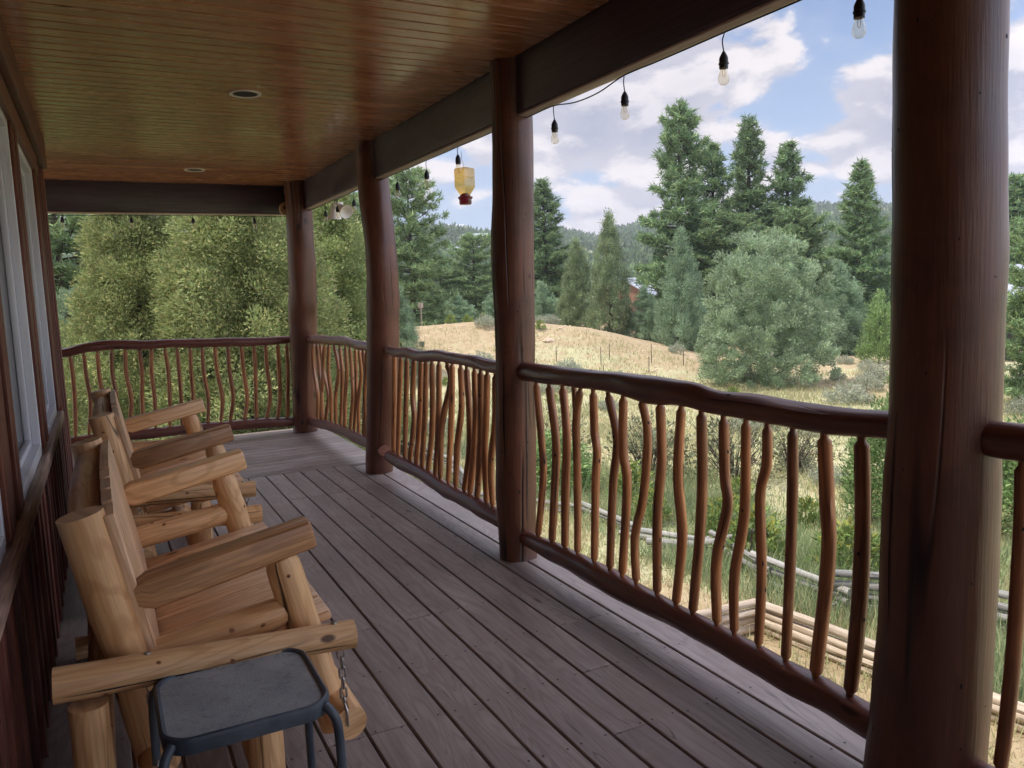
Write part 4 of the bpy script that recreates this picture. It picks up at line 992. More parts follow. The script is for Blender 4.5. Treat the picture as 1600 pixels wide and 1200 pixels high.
def pine(seed, h, Rr, leaf, base, alt, shape=.8, clear=.05, dens=1.0, tuft=1.0):
    rng = np.random.default_rng(seed); rr = random.Random(seed); m = MB(); r0 = h * .016
    m.log([(0, 0, -.2, r0 * 1.2), (rr.uniform(-.1, .1), rr.uniform(-.1, .1), h * .5, r0 * .7), (0, 0, h * .97, r0 * .12)], seg=9, n=20, rough=.08, rng=rr)
    VV = []; CC = []; z = h * clear
    while z < h * .985:
        t = z / h; nb = rr.choice((4, 5, 5, 6)) if t < .85 else 4
        Lmax = Rr * (min(1, (1 - t) ** shape * 1.05 + .03)) * (.72 + .28 * min(1, t * 4))
        a0 = rr.uniform(0, 6.28)
        for k in range(nb):
            a = a0 + 6.283 * k / nb + rr.uniform(-.35, .35); L = Lmax * rr.choice((.55, .8, .95, 1.0, 1.12)) * rr.uniform(.85, 1.1)
            rise = (.55 if t > .7 else .18 if t > .35 else -.02) + rr.uniform(-.12, .16)
            dv = np.array([math.cos(a), math.sin(a), 0]); zj = z + rr.uniform(-.15, .15)
            p1 = dv * L * .5 + np.array([0, 0, zj + rise * L * .35]); p2 = dv * L + np.array([0, 0, zj + rise * L + .08 * L])
            m.log([(0, 0, zj, r0 * .30 * (1 - t * .6)), (*p1, r0 * .17), (*p2, .008)], seg=5, n=4, rough=0, rng=rr, cap=False)
            ntf = max(4, int(L * 8.5 * dens))
            f = rng.uniform(.28, 1.04, ntf) ** .8
            P = np.where(f[:, None] < .5, dv * L * f[:, None] + np.array([0, 0, zj]) + np.array([0, 0, 1]) * rise * L * .7 * f[:, None], p1 + (p2 - p1) * ((f - .5) / .5)[:, None])
            spread = (.10 + .20 * L) * (1 - f * .45)
            sidev = np.array([-dv[1], dv[0], 0])
            P = P + sidev * rng.normal(0, 1, ntf)[:, None] * spread[:, None] * .8 + np.array([0, 0, 1]) * (rng.normal(0, .07, ntf) + .04)[:, None]
            nl = 13; kk = np.repeat(np.arange(ntf), nl); n = len(kk)
            d = unit(rng.normal(size=(n, 3)) + dv * .7 + np.array([0, 0, .55])); side = unit(np.cross(d, rng.normal(size=(n, 3))))
            Lf = leaf * tuft * rng.uniform(.7, 1.25, n); c = P[kk] + rng.normal(0, leaf * .22, (n, 3))
            VV.append(tris(c, d, side, Lf, Lf * rng.uniform(.14, .26, n)))
            tt = (1 + rng.normal(0, .12, ntf))[kk][:, None]
            CC.append(colvar(rng, n, base, .15, alt, .3) * tt)
        z += rr.uniform(.28, .42) * (1 if t < .8 else .7) * (h / 12) ** .5
    return m, np.concatenate(VV), np.clip(np.concatenate(CC), .005, 1)

ARCH = {}
def arch(key):
    if key in ARCH: return ARCH[key]
    tm = None
    if key.startswith('pine'):
        i = int(key[4:]); pr = [(101, 13, 2.5, .62), (102, 13, 2.3, .75), (103, 12, 2.1, .7)][i]
        m, V, C = pine(pr[0], pr[1], pr[2], .30, (.185, .28, .145), (.27, .36, .155), shape=pr[3], dens=1.45)
        ref = (pr[1], pr[2])
    elif key == 'longpine':
        m, V, C = pine(107, 8.5, 2.3, .24, (.20, .29, .145), (.29, .365, .16), shape=.45, dens=1.6); ref = (8.5, 2.3)
    elif key == 'bigjuniper':
        V, C = juniper(201, 5.5, 2.2, 'round', 620, 170, .068, (.29, .375, .235), (.37, .45, .285), z0=.0, clump=.09, up=.9); m = stems(1, 2.6, 1.5, 7, .11); ref = (5.5, 2.2)
    elif key == 'conejuniper':
        V, C = juniper(202, 5.2, 1.35, 'cone', 560, 90, .065, (.27, .35, .20), (.38, .41, .20), z0=.0, clump=.135, up=.8); m = stems(2, 5, 1.2, 5, .10); ref = (5.2, 1.35)
    elif key == 'eggjuniper':
        V, C = juniper(203, 4.6, 1.4, 'egg', 560, 90, .065, (.26, .36, .23), (.34, .43, .26), z0=.0, clump=.13, up=.7); m = stems(3, 4.4, 1.3, 5, .10); ref = (4.6, 1.4)
    elif key == 'nearA':
        V, C = juniper(301, 6.4, 1.9, 'egg', 1000, 240, .050, (.29, .345, .145), (.43, .42, .19), z0=.0, clump=.12, frac=.25, up=.45); m = stems(4, 6, 1.7, 12, .11); ref = (6.4, 1.9)
    elif key == 'nearB':
        V, C = juniper(302, 6.2, 1.5, 'cone', 700, 230, .050, (.28, .345, .145), (.40, .41, .19), z0=.0, clump=.145, frac=.25, up=.45); m = stems(5, 6, 1.3, 10, .10); ref = (6.2, 1.5)
    elif key == 'leafy':
        V, C = juniper(303, 2.3, .8, 'egg', 170, 60, .07, (.22, .32, .125), (.30, .39, .16), z0=.05, clump=.24, up=.9); m = stems(6, 2.1, .7, 8, .03); ref = (2.3, .8)
    elif key == 'sage':
        V, C = juniper(304, .62, .5, 'round', 60, 40, .055, (.34, .36, .27), (.42, .43, .32), z0=.1, clump=.24, up=1.2); m = stems(7, .5, .45, 6, .018); ref = (.62, .5)
    elif key == 'brush':
        V, C = juniper(305, 1.1, .75, 'round', 70, 16, .07, (.20, .21, .12), (.25, .24, .15), z0=.1, clump=.3, up=1.0)
        m = MB(); rr = random.Random(9)
        for k in range(70):
            a = rr.uniform(0, 6.28); s_ = rr.uniform(.2, .75); z = rr.uniform(.5, 1.15)
            m.log([(math.cos(a)*.05, math.sin(a)*.05, -.02, .008), (math.cos(a)*s_*.5, math.sin(a)*s_*.5, z*.6, .006), (math.cos(a+.3)*s_, math.sin(a+.3)*s_, z, .002)], seg=4, n=4, rough=0, rng=rr, cap=False)
        ref = (1.1, .75)
    elif key == 'forb':
        V, C = juniper(306, .55, .28, 'egg', 34, 28, .055, (.20, .28, .09), (.33, .33, .08), z0=.1, clump=.3, up=1.3); m = stems(8, .5, .2, 4, .010); ref = (.55, .28)
    cm = tri_mesh(key + '_crown', V, C, M['leaf'])
    tmp = m.build('trunk', M['bark']); tm = tmp.data; bpy.data.objects.remove(tmp)
    ARCH[key] = (cm, tm, ref); return ARCH[key]
def plant(key, name, x, y, h, r, label, cat='tree', group='trees beyond the field', rz=None, stem='trunk', dz=0):
    cm, tm, (h0, r0) = arch(key)
    t = empty(name, (x, y, float(gz(x, y)) + dz), rz if rz is not None else (x * 7.3 + y * 3.1) % 6.28, label=label, cat=cat, group=group)
    t.scale = (r / r0, r / r0, h / h0)
    obj('crown' if stem == 'trunk' else 'foliage', cm, t); obj(stem, tm, t)
    return t
LT = 'pine tree'
plant('pine0', 'pine_tree', 30.4, 37.2, 13.5, 3.0, 'tallest pine, left of the cluster of tall pines behind the field', LT, 'tall pines behind the field')
plant('pine1', 'pine_tree', 34.7, 36.2, 13.1, 2.5, 'tall pine in the middle of the cluster, just right of the tallest pine', LT, 'tall pines behind the field')
plant('pine2', 'pine_tree', 34.3, 38.9, 12.1, 2.5, 'slightly shorter pine pressed against the left of the middle tall pine', LT, 'tall pines behind the field')
plant('pine2', 'pine_tree', 36.3, 34.7, 11.6, 2.35, 'right-hand pine of the tall cluster, rising behind the big round juniper', LT, 'tall pines behind the field', 1.0)
plant('pine1', 'pine_tree', 34.1, 27.8, 9.4, 2.1, 'lone neat cone-shaped pine just left of the nearest porch post', LT, 'tall pines behind the field', 2.2)
plant('pine1', 'pine_tree', 24.8, 43.4, 9.8, 2.5, 'narrow dark pine just right of the post between the two longest railings', LT, 'tall pines behind the field', 4.0)
plant('longpine', 'pine_tree', 14.6, 39.6, 8.7, 2.5, 'broad loose green pine right of the chipped porch post', LT, 'tall pines behind the field')
plant('bigjuniper', 'juniper_tree', 20.9, 21.0, 5.15, 2.45, 'big round pale grey-green juniper at the edge of the field', 'juniper', 'junipers at the edge of the field')
plant('eggjuniper', 'juniper_tree', 23.5, 28.7, 5.2, 1.3, 'blue-green juniper between the cabin roof and the big round juniper', 'juniper', 'junipers at the edge of the field')
plant('conejuniper', 'juniper_tree', 22.6, 33.1, 5.9, 1.45, 'tall pointed juniper on the mound with its bare trunk showing, left of the cabin roof', 'juniper', 'junipers at the edge of the field')
plant('conejuniper', 'juniper_tree', 22.2, 35.5, 5.0, 1.35, 'pointed yellow-green juniper left of the tall pointed one', 'juniper', 'junipers at the edge of the field', 2.0)
plant('eggjuniper', 'juniper_tree', 23.9, 32.0, 2.7, 1.15, 'low juniper in front of the cabin, below its roof', 'juniper', 'junipers at the edge of the field', 3.0)
plant('eggjuniper', 'juniper_tree', 25.0, 30.2, 3.1, 1.3, 'small dark juniper filling the gap at the foot of the tallest pine', 'juniper', 'junipers at the edge of the field', 5.0)
plant('longpine', 'pine_tree', 23.0, 50.0, 6.7, 2.4, 'mid-distance pine with a pointed top seen between the second and third posts', LT, 'trees on the mound skyline', 1.0)
plant('longpine', 'pine_tree', 20.6, 50.3, 5.2, 2.2, 'round-topped pine beside the broad loose pine', LT, 'trees on the mound skyline', 2.5)
plant('eggjuniper', 'juniper_tree', 19.2, 44.5, 3.0, 1.8, 'low green juniper at the back edge of the sandy mound', 'juniper', 'trees on the mound skyline', 2.5)
plant('eggjuniper', 'juniper_tree', 21.4, 43.0, 3.3, 1.7, 'low grey juniper half hidden behind the third post', 'juniper', 'trees on the mound skyline', 4.5)
plant('bigjuniper', 'juniper_tree', 16.6, 42.5, 2.4, 1.7, 'small bush-like juniper at the foot of the broad loose pine', 'juniper', 'trees on the mound skyline', 4.0)
plant('longpine', 'pine_tree', 27.6, 48.6, 5.2, 2.4, 'dense low pine at the right foot of the narrow dark pine', LT, 'trees on the mound skyline', .6)
plant('eggjuniper', 'juniper_tree', 22.3, 39.4, 3.4, 1.5, 'low dark juniper just right of the third post', 'juniper', 'trees on the mound skyline', 1.2)
plant('eggjuniper', 'juniper_tree', 31.0, 26.4, 4.2, 1.6, 'grey-green juniper at the foot of the lone cone-shaped pine', 'juniper', 'trees right of the big juniper', 1.2)
plant('leafy', 'leafy_tree', 29.0, 22.6, 2.9, .9, 'thin pale leafy sapling left of the nearest post', 'sapling', 'trees right of the big juniper', 1.2)
plant('longpine', 'pine_tree', 31.2, 30.2, 6.2, 1.9, 'bushy green pine directly behind the right shoulder of the big round juniper', LT, 'trees right of the big juniper', 3.9)
plant('eggjuniper', 'juniper_tree', 28.4, 26.7, 3.6, 1.5, 'dark juniper between the big round juniper and the lone cone-shaped pine', 'juniper', 'trees right of the big juniper', 2.9)
plant('longpine', 'pine_tree', 31.6, 34.6, 7.2, 3.2, 'broad yellow-green pine filling the lower part below the tallest pine', LT, 'tall pines behind the field', 3.0)
plant('longpine', 'pine_tree', 35.2, 33.0, 7.4, 2.9, 'broad dark pine spreading below the right-hand tall pines', LT, 'tall pines behind the field', 5.0)
plant('longpine', 'pine_tree', 22.6, 12.5, 5.3, 1.5, 'green pine showing past the right side of the nearest post', LT, 'trees beside the right-hand house', 1.4)
plant('pine2', 'pine_tree', 45.5, 27.0, 9.0, 2.6, 'pine standing behind the right-hand house', LT, 'trees beside the right-hand house', 2.4)
# left: the junipers close to the far railing
plant('nearA', 'juniper_tree', 2.35, 14.9, 6.6, 2.35, 'huge feathery yellow-green juniper filling the view behind the far railing', 'juniper', 'junipers close behind the far railing', 0)
plant('nearA', 'juniper_tree', .65, 16.4, 6.2, 1.8, 'left flank juniper of the huge yellow-green one, nearest the house corner', 'juniper', 'junipers close behind the far railing', 2.1)
plant('nearB', 'juniper_tree', 4.75, 17.6, 6.1, 1.65, 'feathery juniper seen between the corner post and the chipped post', 'juniper', 'junipers close behind the far railing', 1.0)
plant('nearB', 'juniper_tree', 3.2, 18.6, 7.0, 1.9, 'taller juniper rising behind the huge yellow-green one', 'juniper', 'junipers close behind the far railing', 4.0)
plant('longpine', 'pine_tree', -.9, 27.5, 9.0, 3.2, 'dark pine far behind beside the house corner', LT, 'trees behind the far railing', .5)
plant('longpine', 'pine_tree', -5.0, 30.0, 9.5, 3.2, 'dark pine hidden mostly behind the house corner', LT, 'trees behind the far railing', 1.5)
plant('bigjuniper', 'leafy_bush', -.75, 21.5, 3.9, .95, 'bright green rounded bush beside the house corner', 'bush', 'trees behind the far railing', .5)
plant('pine0', 'pine_tree', 4.6, 33.0, 10.0, 3.0, 'tall pine behind the huge juniper, showing against the sky', LT, 'trees behind the far railing', .5)
plant('longpine', 'pine_tree', 10.6, 36.5, 6.2, 2.2, 'pale green pine between the corner post and the chipped post', LT, 'trees behind the far railing', 3.2)
plant('longpine', 'pine_tree', 8.2, 33.0, 5.6, 2.0, 'pine behind the feathery juniper right of the corner post', LT, 'trees behind the far railing', 5.2)
plant('eggjuniper', 'juniper_tree', 9.9, 28.3, 3.2, 1.0, 'small grey-green juniper just right of the chipped post', 'juniper', 'trees behind the far railing', 5.2)
# shrubs near the porch
plant('leafy', 'leafy_shrub', 10.3, 7.75, 2.2, .75, 'tall leafy green shrub left of the nearest post beyond the old rail fence', 'shrub', 'leafy shrubs near the old fence')
plant('leafy', 'leafy_shrub', 11.5, 7.9, 1.6, .7, 'shorter leafy shrub behind the tall one', 'shrub', 'leafy shrubs near the old fence', 2)
plant('leafy', 'leafy_shrub', 11.2, 6.1, 2.0, .9, 'leafy shrub right of the nearest post', 'shrub', 'leafy shrubs near the old fence', 4)
plant('leafy', 'leafy_shrub', 7.3, 12.6, 1.1, .9, 'low yellow-green leafy shrub by the third post', 'shrub', 'leafy shrubs near the old fence', 1)
for i, (x, y, s_) in enumerate([(9.3, 12.4, 1.0), (10.2, 11.0, 1.1), (8.2, 14.2, 1.0), (11.6, 10.9, .8)]):
    lb = ['bare grey twiggy bush in the middle of the field behind the near railing', 'large bare twiggy bush to the right in the near field', 'twiggy bush near the third post', 'small twiggy bush farther right'][i]
    plant('brush', 'twiggy_bush', x, y, 1.15 * s_, .95 * s_, lb, 'bush', 'twiggy bushes in the field', i * 1.7, 'twigs')
rng = np.random.default_rng(5)
sg = [(16.5, 15.0), (15.2, 13.6), (17.6, 14.6), (19.5, 16.3), (21.9, 17.5), (23.5, 20.0), (24.6, 19.0), (26.5, 21.2), (14.0, 14.8), (13.4, 19.8), (22.0, 25.0), (24.6, 24.3), (18.3, 31.6), (16.1, 31.5), (14.6, 30.8), (27.3, 15.5), (25.6, 14.2), (28.4, 17.6), (23.2, 13.0), (26.2, 16.6), (30.0, 18.8), (21.0, 12.0), (27.6, 23.2), (12.9, 27.6)]
for _ in range(7):
    a = R(rng.uniform(18, 44)); r_ = rng.uniform(27, 36); sg.append((r_ * math.sin(a), r_ * math.cos(a)))
for _ in range(34):
    a = R(rng.uniform(8, 66)); r_ = rng.uniform(15, 31)
    if 17 < math.degrees(a) < 60 and _ % 2: continue
    sg.append((r_ * math.sin(a), r_ * math.cos(a)))
for x, y in sg:
    s_ = rng.uniform(.45, 1.0); plant('sage', 'sagebrush', x, y, .6 * s_, .55 * s_ * rng.uniform(.9, 1.3), 'low grey-green sagebrush clump in the dry field', 'sagebrush', 'sagebrush clumps in the dry field', rng.uniform(0, 6), 'stem')
fb = [(r9 * math.sin(a9), r9 * math.cos(a9)) for a9, r9 in [(R(float(rng.uniform(19, 44))), float(rng.uniform(25, 36))) for _ in range(11)]] + [(15.1, 33.3), (15.9, 33.5), (16.9, 32.9), (14.4, 32.3), (7.6, 7.8), (7.9, 8.8), (8.3, 7.0), (7.4, 9.8), (8.6, 9.2), (7.9, 6.5), (8.2, 5.9), (9.2, 8.4), (8.9, 6.6), (9.4, 10.0), (8.0, 11.2)]
for x, y in fb:
    s_ = rng.uniform(.8, 1.5) * (.6 if math.hypot(x, y) > 20 else 1); plant('forb', 'weed_plant', x, y, .5 * s_, .34 * s_, 'small leafy green weed growing beside the field grass', 'weed', 'green weeds in the field', rng.uniform(0, 6), 'stem')

# --- grass: stuff
def grass(n, seed, fn, hgt, wid, base, alt, nb=6, spread=.07, lean=.35):
    rng = np.random.default_rng(seed)
    az_ = np.radians(rng.uniform(-12, 75, n)); r_ = 6.5 * (34 / 6.5) ** rng.random(n)
    x, y = r_ * np.sin(az_), r_ * np.cos(az_)
    k = rng.random(n) < fn(x, y); x, y, r_ = x[k], y[k], r_[k]; n = len(x)
    kk = np.repeat(np.arange(n), nb); N = len(kk)
    sc = (.75 + r_ / 22)[kk]
    px = x[kk] + rng.normal(0, spread, N) * sc; py = y[kk] + rng.normal(0, spread, N) * sc
    c = np.stack([px, py, gz(px, py) - .01], 1)
    d = unit(np.stack([rng.normal(0, lean, N), rng.normal(0, lean, N), np.ones(N)], 1)); side = unit(np.cross(d, rng.normal(size=(N, 3))))
    hh = hgt * rng.uniform(.5, 1.3, N) * (.7 + .6 * vnoise(px, py, 1.7, 4)); V = tris(c, d, side, hh, wid * sc * rng.uniform(.7, 1.3, N))
    tint = (.85 + .3 * vnoise(px, py, 2.5, 9))[:, None]
    return V, np.clip(colvar(rng, N, base, .14, alt, .3) * tint, .01, 1)
def f_dry(x, y):
    s_, g = zones(x, y); return np.clip(1.05 - s_ * .95, .2, 1) * (1 - .6 * g) * np.clip(vnoise(x, y, 1.5, 21) * 1.7 - .05, .12, 1)
def f_green(x, y):
    s_, g = zones(x, y); return np.clip(g * 1.3 - s_, 0, 1) * np.clip(vnoise(x, y, .9, 22) * 2 - .3, .1, 1)
V1, C1 = grass(80000, 31, f_dry, .17, .012, (.52, .48, .28), (.40, .42, .21))
V2, C2 = grass(60000, 32, f_green, .36, .013, (.27, .34, .17), (.40, .42, .23), nb=7)
go = obj('dry_grass', tri_mesh('dry_grass', V1, C1, M['leaf'])); tag(go, 'thin dry yellow grass covering the field', 'grass', kind='stuff')
go = obj('green_grass', tri_mesh('green_grass', V2, C2, M['leaf'])); tag(go, 'tall fresh green grass along the old rail fence', 'grass', kind='stuff')
# stones and pebbles: stuff on the mound, single larger rocks as things
mr, w, p = base_mat('sandstone', (.55, .42, .30), .9)
tcn = w.node('ShaderNodeTexCoord').outputs['Object']; w.put(p.inputs['Base Color'], w.mix(w.maprange(w.noise(tcn, 6, 4), .35, .65), (.42, .31, .22), (.68, .54, .40)))
def rock(mb, x, y, z, s_, rr):
    b0 = len(mb.v); n = 7
    for i, (zz, sc) in enumerate(((-.3, .9), (.1, 1), (.42, .72), (.55, .3))):
        for k in range(n): q_ = sc * rr.uniform(.75, 1.15); mb.v.append((x + s_*q_*math.cos(6.283*k/n), y + s_*.8*q_*math.sin(6.283*k/n), z + s_*zz*rr.uniform(.85, 1.1)))
    for i in range(3):
        for k in range(n):
            k2 = (k + 1) % n; mb.face((b0+i*n+k, b0+i*n+k2, b0+(i+1)*n+k2, b0+(i+1)*n+k), [(0, 0)] * 4, rr.random())
    mb.face(tuple(b0 + 3*n + k for k in range(n)), [(0, 0)] * n, 0)
rr = random.Random(77); m = MB()
for _ in range(900):
    a = R(rr.uniform(8, 50)); r_ = rr.uniform(27, 37) if rr.random() < .75 else rr.uniform(7, 28); x, y = r_*math.sin(a), r_*math.cos(a)
    if float(zones(x, y)[0]) < .4: continue
    rock(m, x, y, float(gz(x, y)), rr.uniform(.015, .07) * (.35 if r_ < 12 else 1), rr)
m.build('pebbles', mr, smooth=False, label='scattered small pale stones on the bare sandy ground', cat='pebbles', kind='stuff')
for x, y, s_, lb in ((16.2, 28.2, .24, 'pale flat rock lying on the front slope of the sandy mound'), (17.4, 29.3, .15, 'small pale rock right of the larger one on the mound')):
    m = MB(); rock(m, 0, 0, 0, s_, rr); o = m.build('rock', mr, smooth=False, label=lb, cat='rock'); o.location = (x, y, float(gz(x, y)))

# --- low new log border with its corner
def fence_log(mb, a, b, z0, z1, r, rr, knots=3, seg=10):
    mb.log([(a[0], a[1], z0, r), ((a[0]+b[0])/2 + rr.uniform(-.02, .02), (a[1]+b[1])/2 + rr.uniform(-.02, .02), (z0+z1)/2 + rr.uniform(-.015, .015), r*rr.uniform(.9, 1.05)), (b[0], b[1], z1, r*.9)], seg=seg, n=16, rough=.05, rng=rr, knots=knots)
nf = [(3.2, 6.35), (5.98, 6.10), (6.20, 4.55), (6.62, 2.2), (6.9, .2)]
for i, (a, b) in enumerate(zip(nf, nf[1:])):
    rr = random.Random(300 + i); cx, cy = (a[0]+b[0])/2, (a[1]+b[1])/2; z = -2.3
    t = empty('log_border', (cx, cy, z), label=['low stacked pale log border running left from its corner', 'low stacked pale log border running right from its corner behind the near balusters', 'low pale log border continuing past the nearest post', 'low pale log border at the far right beyond the frame'][i], cat='log border', group='low stacked log borders beside the porch')
    for k in range(4 if i < 2 else 3):
        m = MB(); e = .03 if k % 2 else 0
        A = (a[0]-cx + (.0 if k % 2 else .02), a[1]-cy); B = (b[0]-cx, b[1]-cy + e)
        fence_log(m, A, B, .045 + .088*k, .045 + .088*k, .048, rr); m.build('log', M['peeled_log'], t)
# --- old grey zigzag rail fence
zf = [(5.9, 18.4), (6.2, 15.0), (5.6, 12.6), (6.7, 10.8), (6.75, 9.5), (7.35, 8.3), (7.05, 7.1), (7.05, 5.95), (7.9, 5.1), (8.3, 4.1), (8.9, 2.2)]
fl_lab = ['distant', 'farther left', 'left', 'fourth', 'middle', 'overgrown middle', 'diagonal left', 'leaning', 'right of the crossing', 'right-hand', 'rightmost']
SPOT = ['farthest grey rail fence panel seen between the close crossing balusters', 'grey rail fence panel low between the close crossing balusters', 'grey rail fence panel hidden by the third post', 'grey rail fence panel just right of the third post', 'half fallen grey rail fence panel in the green weeds', 'grey rail fence panel with crossed loose rails in the weeds', 'grey rail fence panel coming down diagonally towards the low log border', 'grey rail fence panel at the crossing of the stacked rail ends', 'grey rail fence panel just left of the nearest post', 'grey rail fence panel right of the nearest post']
for i, (a, b) in enumerate(zip(zf, zf[1:])):
    rr = random.Random(400 + i); cx, cy = (a[0]+b[0])/2, (a[1]+b[1])/2; z = float(gz(cx, cy))
    t = empty('rail_fence', (cx, cy, z), label=SPOT[i], cat='rail fence', group='old grey zigzag rail fence panels')
    low = i in (2, 3, 4, 5); nr = (4 if i >= 7 else 3) if not low else 2
    d = Vector((b[0]-a[0], b[1]-a[1])).normalized() * .14
    for k in range(nr):
        m = MB(); zz = .06 + (.125 if not low else .09) * k + (.055 if i % 2 else 0)
        j = [rr.uniform(-.03, .03) for _ in range(4)]
        fence_log(m, (a[0]-cx-d.x+j[0], a[1]-cy-d.y+j[1]), (b[0]-cx+d.x+j[2], b[1]-cy+d.y+j[3]), zz + rr.uniform(-.02, .02), zz + rr.uniform(-.03, .02), rr.uniform(.034, .046), rr)
        m.build('rail', M['grey_log'], t)
# loose rail, hose loop, pipe stub
m = MB(); m.log([(0, 0, .05, .05), (.5, -.6, .09, .045), (1.0, -1.1, .32, .035)], seg=10, n=12, rough=.07, rng=rr, knots=3)
o = m.build('loose_rail', M['grey_log'], label='loose grey rail leaning in the weeds by the middle fence panels', cat='log'); o.location = (6.7, 9.0, -2.28)
m = MB(); m.log([(.12*math.cos(a)*1.2, .10*math.sin(a), .02 + .02*math.sin(a*1.5)) for a in [R(-150 + 30*k) for k in range(9)]], [.014]*9, seg=8, n=40, rough=0)
o = m.build('hose_loop', M['grey_log'], label='small curled grey hose loop on the dirt by the low log border', cat='hose'); o.location = (6.18, 5.12, -2.29)
m = MB(); m.log([(0, 0, -.05), (.01, 0, .30)], [.022, .020], seg=12, n=4, rough=.02)
o = m.build('pipe_stub', M['steel'], label='short dark pipe stub standing in the dirt below the railing', cat='pipe'); o.location = (5.3, 4.75, -2.3)
# thin wire-fence stakes in the far field
for i, (x, y, h_) in enumerate([(19.1, 25.2, .75), (18.3, 24.3, .6), (20.2, 24.6, .6), (17.0, 25.6, .7), (17.6, 25.9, .6), (21.3, 23.6, .9), (15.6, 26.6, .6), (16.3, 24.4, .5)]):
    m = MB(); m.log([(0, 0, -.05), (.01, .01, h_)], [.016, .013], seg=6, n=3, rough=.05)
    o = m.build('field_stake', M['bark'], label='thin dark stake standing in the dry field in front of the mound', cat='stake', group='thin stakes in the dry field'); o.location = (x, y, float(gz(x, y)))
m = MB(); m.log([(0, 0, -.1), (0, 0, 1.25)], [.03, .03], seg=8, n=2, rough=0); m.box((-.13, -.01, 1.0), (.13, .01, 1.25), axis=0)
o = m.build('marker_post', M['peeled_log'], label='small pale marker post at the back of the mound beside the broad loose pine', cat='marker'); o.location = (13.8, 36.3, float(gz(13.8, 36.3)))

# --- far buildings
mwall, _, _ = base_mat('tan_cabin_wall', (.24, .13, .085), .85)
mroof, _, _ = base_mat('grey_metal_roof', (.40, .42, .50), .35, .3)
mdark, _, _ = base_mat('dark_window', (.03, .03, .035), .2)
mcream, _, _ = base_mat('cream_wall', (.62, .55, .46), .8)
mred, _, _ = base_mat('reddish_wall', (.38, .17, .13), .8)
mst, w, p = base_mat('stone_wall', (.4, .3, .25), .9)
tcn = w.node('ShaderNodeTexCoord').outputs['Object']; bk = w.node('ShaderNodeTexVoronoi'); bk.inputs['Scale'].default_value = 3.4; w.put(bk.inputs['Vector'], w.vmath('MULTIPLY', tcn, (1, 1, 2.2)))
w.put(p.inputs['Base Color'], w.mix(.8, (.38, .28, .22), bk.outputs['Color'], 'SOFT_LIGHT'))
def cabin(name, loc, rz, W, D, H, rise, wall, label, group='far buildings', over=.35, wins=3, garage=False):
    t = empty(name, loc, rz, label=label, cat='house', group=group)
    m = MB()
    pts = [(-W/2, -D/2), (W/2, -D/2), (W/2, D/2), (-W/2, D/2)]
    for x, y in pts: m.v.append((x, y, 0))
    for x, y in pts: m.v.append((x, y, H))
    m.v.append((-W/2, 0, H + rise)); m.v.append((W/2, 0, H + rise))
    for q_ in ((0, 1, 5, 4), (1, 2, 6, 5), (2, 3, 7, 6), (3, 0, 4, 7)): m.face(q_, [(0, 0)] * 4, 0)
    m.face((5, 6, 9), [(0, 0)] * 3, 0); m.face((7, 4, 8), [(0, 0)] * 3, 0)
    m.build('wall', wall, t, smooth=False)
    sl_ = rise / (D/2)
    for sy in (-1, 1):
        m = MB(); m.bar((-W/2 - over, sy * (D/4 + over/2), H + rise/2 - sl_*over/2 + .08), (W/2 + over, sy * (D/4 + over/2), H + rise/2 - sl_*over/2 + .08), math.hypot(D/2 + over, rise + sl_*over), .1, up=(0, sy * sl_, 1), ch=.01)
        m.build('roof', mroof, t, smooth=False)
    for k in range(wins):
        x = -W/2 + W * (k + .5) / wins; m = MB(); m.box((x - .5, -D/2 - .05, H*.35), (x + .5, -D/2 - .003, H*.35 + 1.1), axis=0)
        m.build('window', mdark, t, smooth=False)
    if garage:
        m = MB(); m.box((-W/2 - .06, -1.3, .05), (-W/2 - .003, 1.3, 2.2)); m.build('garage_door', mcream, t, smooth=False)
    return t
cabin('cabin', (42.4, 57.2, -2.2), R(20), 5.5, 5, 2.7, 1.3, mwall, 'small brown cabin with a grey metal roof peeping between the junipers', wins=2)
cabin('stone_house', (39.6, 21.8, -2.5), R(-62), 11, 7, 2.6, 1.5, mst, 'stone house with a pale metal roof seen past the right side of the nearest post', wins=3)
def hpos(azd_, r_, dz=0): return (r_*math.sin(R(azd_)), r_*math.cos(R(azd_)), float(hz(np.array(azd_), np.array(float(r_)))) + dz)
cabin('hill_house', hpos(24.4, 300, .5), R(-20), 10, 7, 2.6, 2.2, mcream, 'pale grey gabled house on the wooded hillside', wins=3)
cabin('hill_house', hpos(24.9, 370, .5), R(-35), 11, 6, 2.5, 1.2, mcream, 'long pale house higher on the wooded hillside', wins=3)
cabin('hill_house', hpos(23.3, 556, -.5), R(-20), 17, 9, 5, 2.5, mred, 'reddish house on the skyline, right of the two', wins=3)
cabin('hill_house', hpos(21.9, 556, -.5), R(-20), 16, 9, 4, 2.5, mred, 'reddish house on the skyline, left of the two', wins=3)
m = MB(); 
for k in range(16):
    m.box((k * .9, 0, 0), (k * .9 + .82, .05, 1.3 + .02 * (k % 3)), axis=2)
o = m.build('board_fence', M['dark'], label='dark board fence in front of the right-hand stone house', cat='fence', smooth=False); o.location = (31.2, 26.4, -2.4); o.rotation_euler = (0, 0, R(-62))

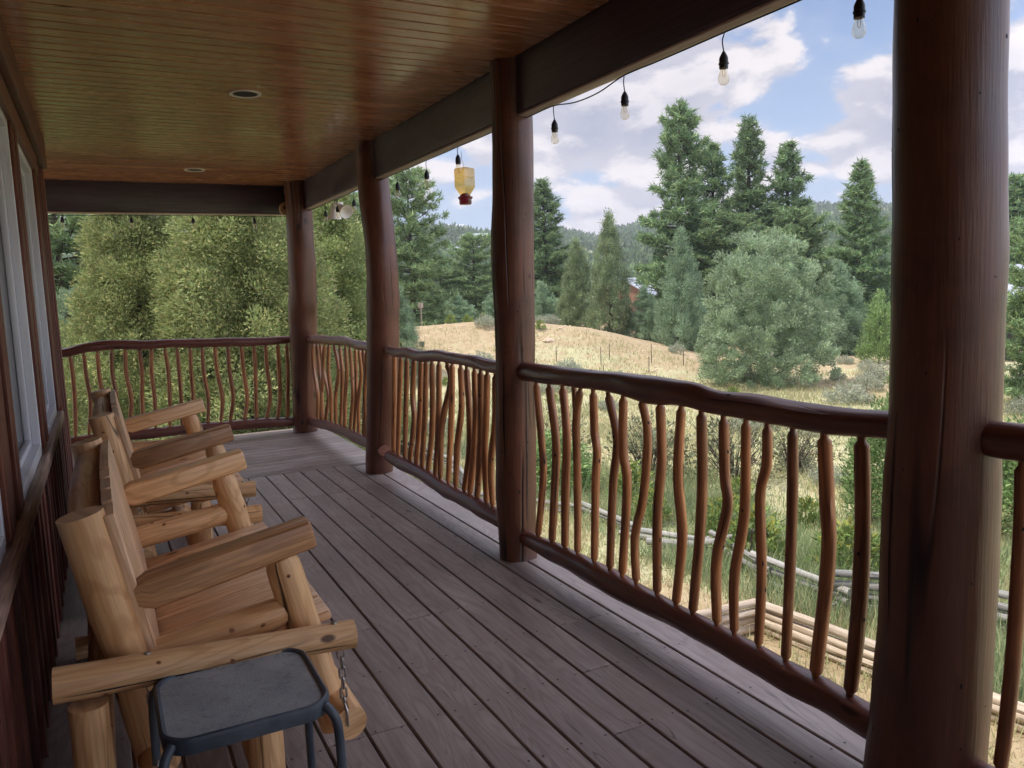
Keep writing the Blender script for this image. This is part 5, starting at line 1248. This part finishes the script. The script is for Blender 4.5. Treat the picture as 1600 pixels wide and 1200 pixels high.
# --- hill woodland: stuff
rng = np.random.default_rng(8)
def blobs(n, azr, rr_, size, seed, base, alt, nl=26, keep=None):
    rng = np.random.default_rng(seed); a = rng.uniform(*azr, n); r_ = np.sqrt(rng.uniform(rr_[0]**2, rr_[1]**2, n))
    x, y = r_*np.sin(np.radians(a)), r_*np.cos(np.radians(a))
    k = vnoise(x, y, 26, 31) + rng.random(n) * .55 > .50; a, r_, x, y = a[k], r_[k], x[k], y[k]; n = len(a)
    z = hz(a, r_); s_ = size * rng.uniform(.55, 1.5, n)
    kk = np.repeat(np.arange(n), nl); N = len(kk)
    off = unit(rng.normal(size=(N, 3))) * (rng.random(N) ** .4)[:, None] * s_[kk][:, None] * np.array([.55, .55, .6])
    c = np.stack([x, y, z + s_ * .55], 1)[kk] + off
    d = unit(unit(off) + np.array([0, 0, .6]) + rng.normal(0, .4, (N, 3))); side = unit(np.cross(d, rng.normal(size=(N, 3))))
    L = s_[kk] * rng.uniform(.35, .7, N)
    C = colvar(rng, N, base, .12, alt, .3) * (1 + rng.normal(0, .16, n))[kk][:, None]
    return tris(c, d, side, L, L * .7), np.clip(C, .01, 1)
V1, C1 = blobs(12000, (-8, 66), (150, 580), 2.5, 41, (.13, .19, .10), (.17, .22, .11))
V2, C2 = blobs(1500, (-30, 80), (540, 566), 2.6, 42, (.12, .17, .09), (.15, .19, .10))
V3, C3 = blobs(900, (-8, 66), (115, 180), 2.2, 43, (.14, .21, .11), (.18, .24, .11), nl=40)
wd = obj('hill_woods', tri_mesh('hill_woods', np.concatenate([V1, V2, V3]), np.concatenate([C1, C2, C3]), M['leaf']))
tag(wd, 'far scrub woodland covering the hills', 'woodland', kind='stuff')

# ================================================================== AIR
hm = bpy.data.materials.new('haze_air'); hm.use_nodes = True; hw = NT(hm.node_tree)
hw.n.remove(hw.n['Principled BSDF'])
pv = hw.node('ShaderNodeVolumePrincipled'); pv.inputs['Color'].default_value = (.88, .93, 1.0, 1); pv.inputs['Density'].default_value = .0005
pv.inputs['Anisotropy'].default_value = 0.2
hw.l.new(pv.outputs[0], hw.n['Material Output'].inputs['Volume'])
m = MB(); b0 = 0
for z in (-8, 75):
    for x, y in ((-700, -700), (1000, -700), (1000, 900), (-700, 900)): m.v.append((x, y, z))
for q_ in ((3, 2, 1, 0), (4, 5, 6, 7), (0, 1, 5, 4), (1, 2, 6, 5), (2, 3, 7, 6), (3, 0, 4, 7)): m.face(q_, [(0, 0)] * 4, 0)
m.build('haze', hm, smooth=False, kind='stuff')
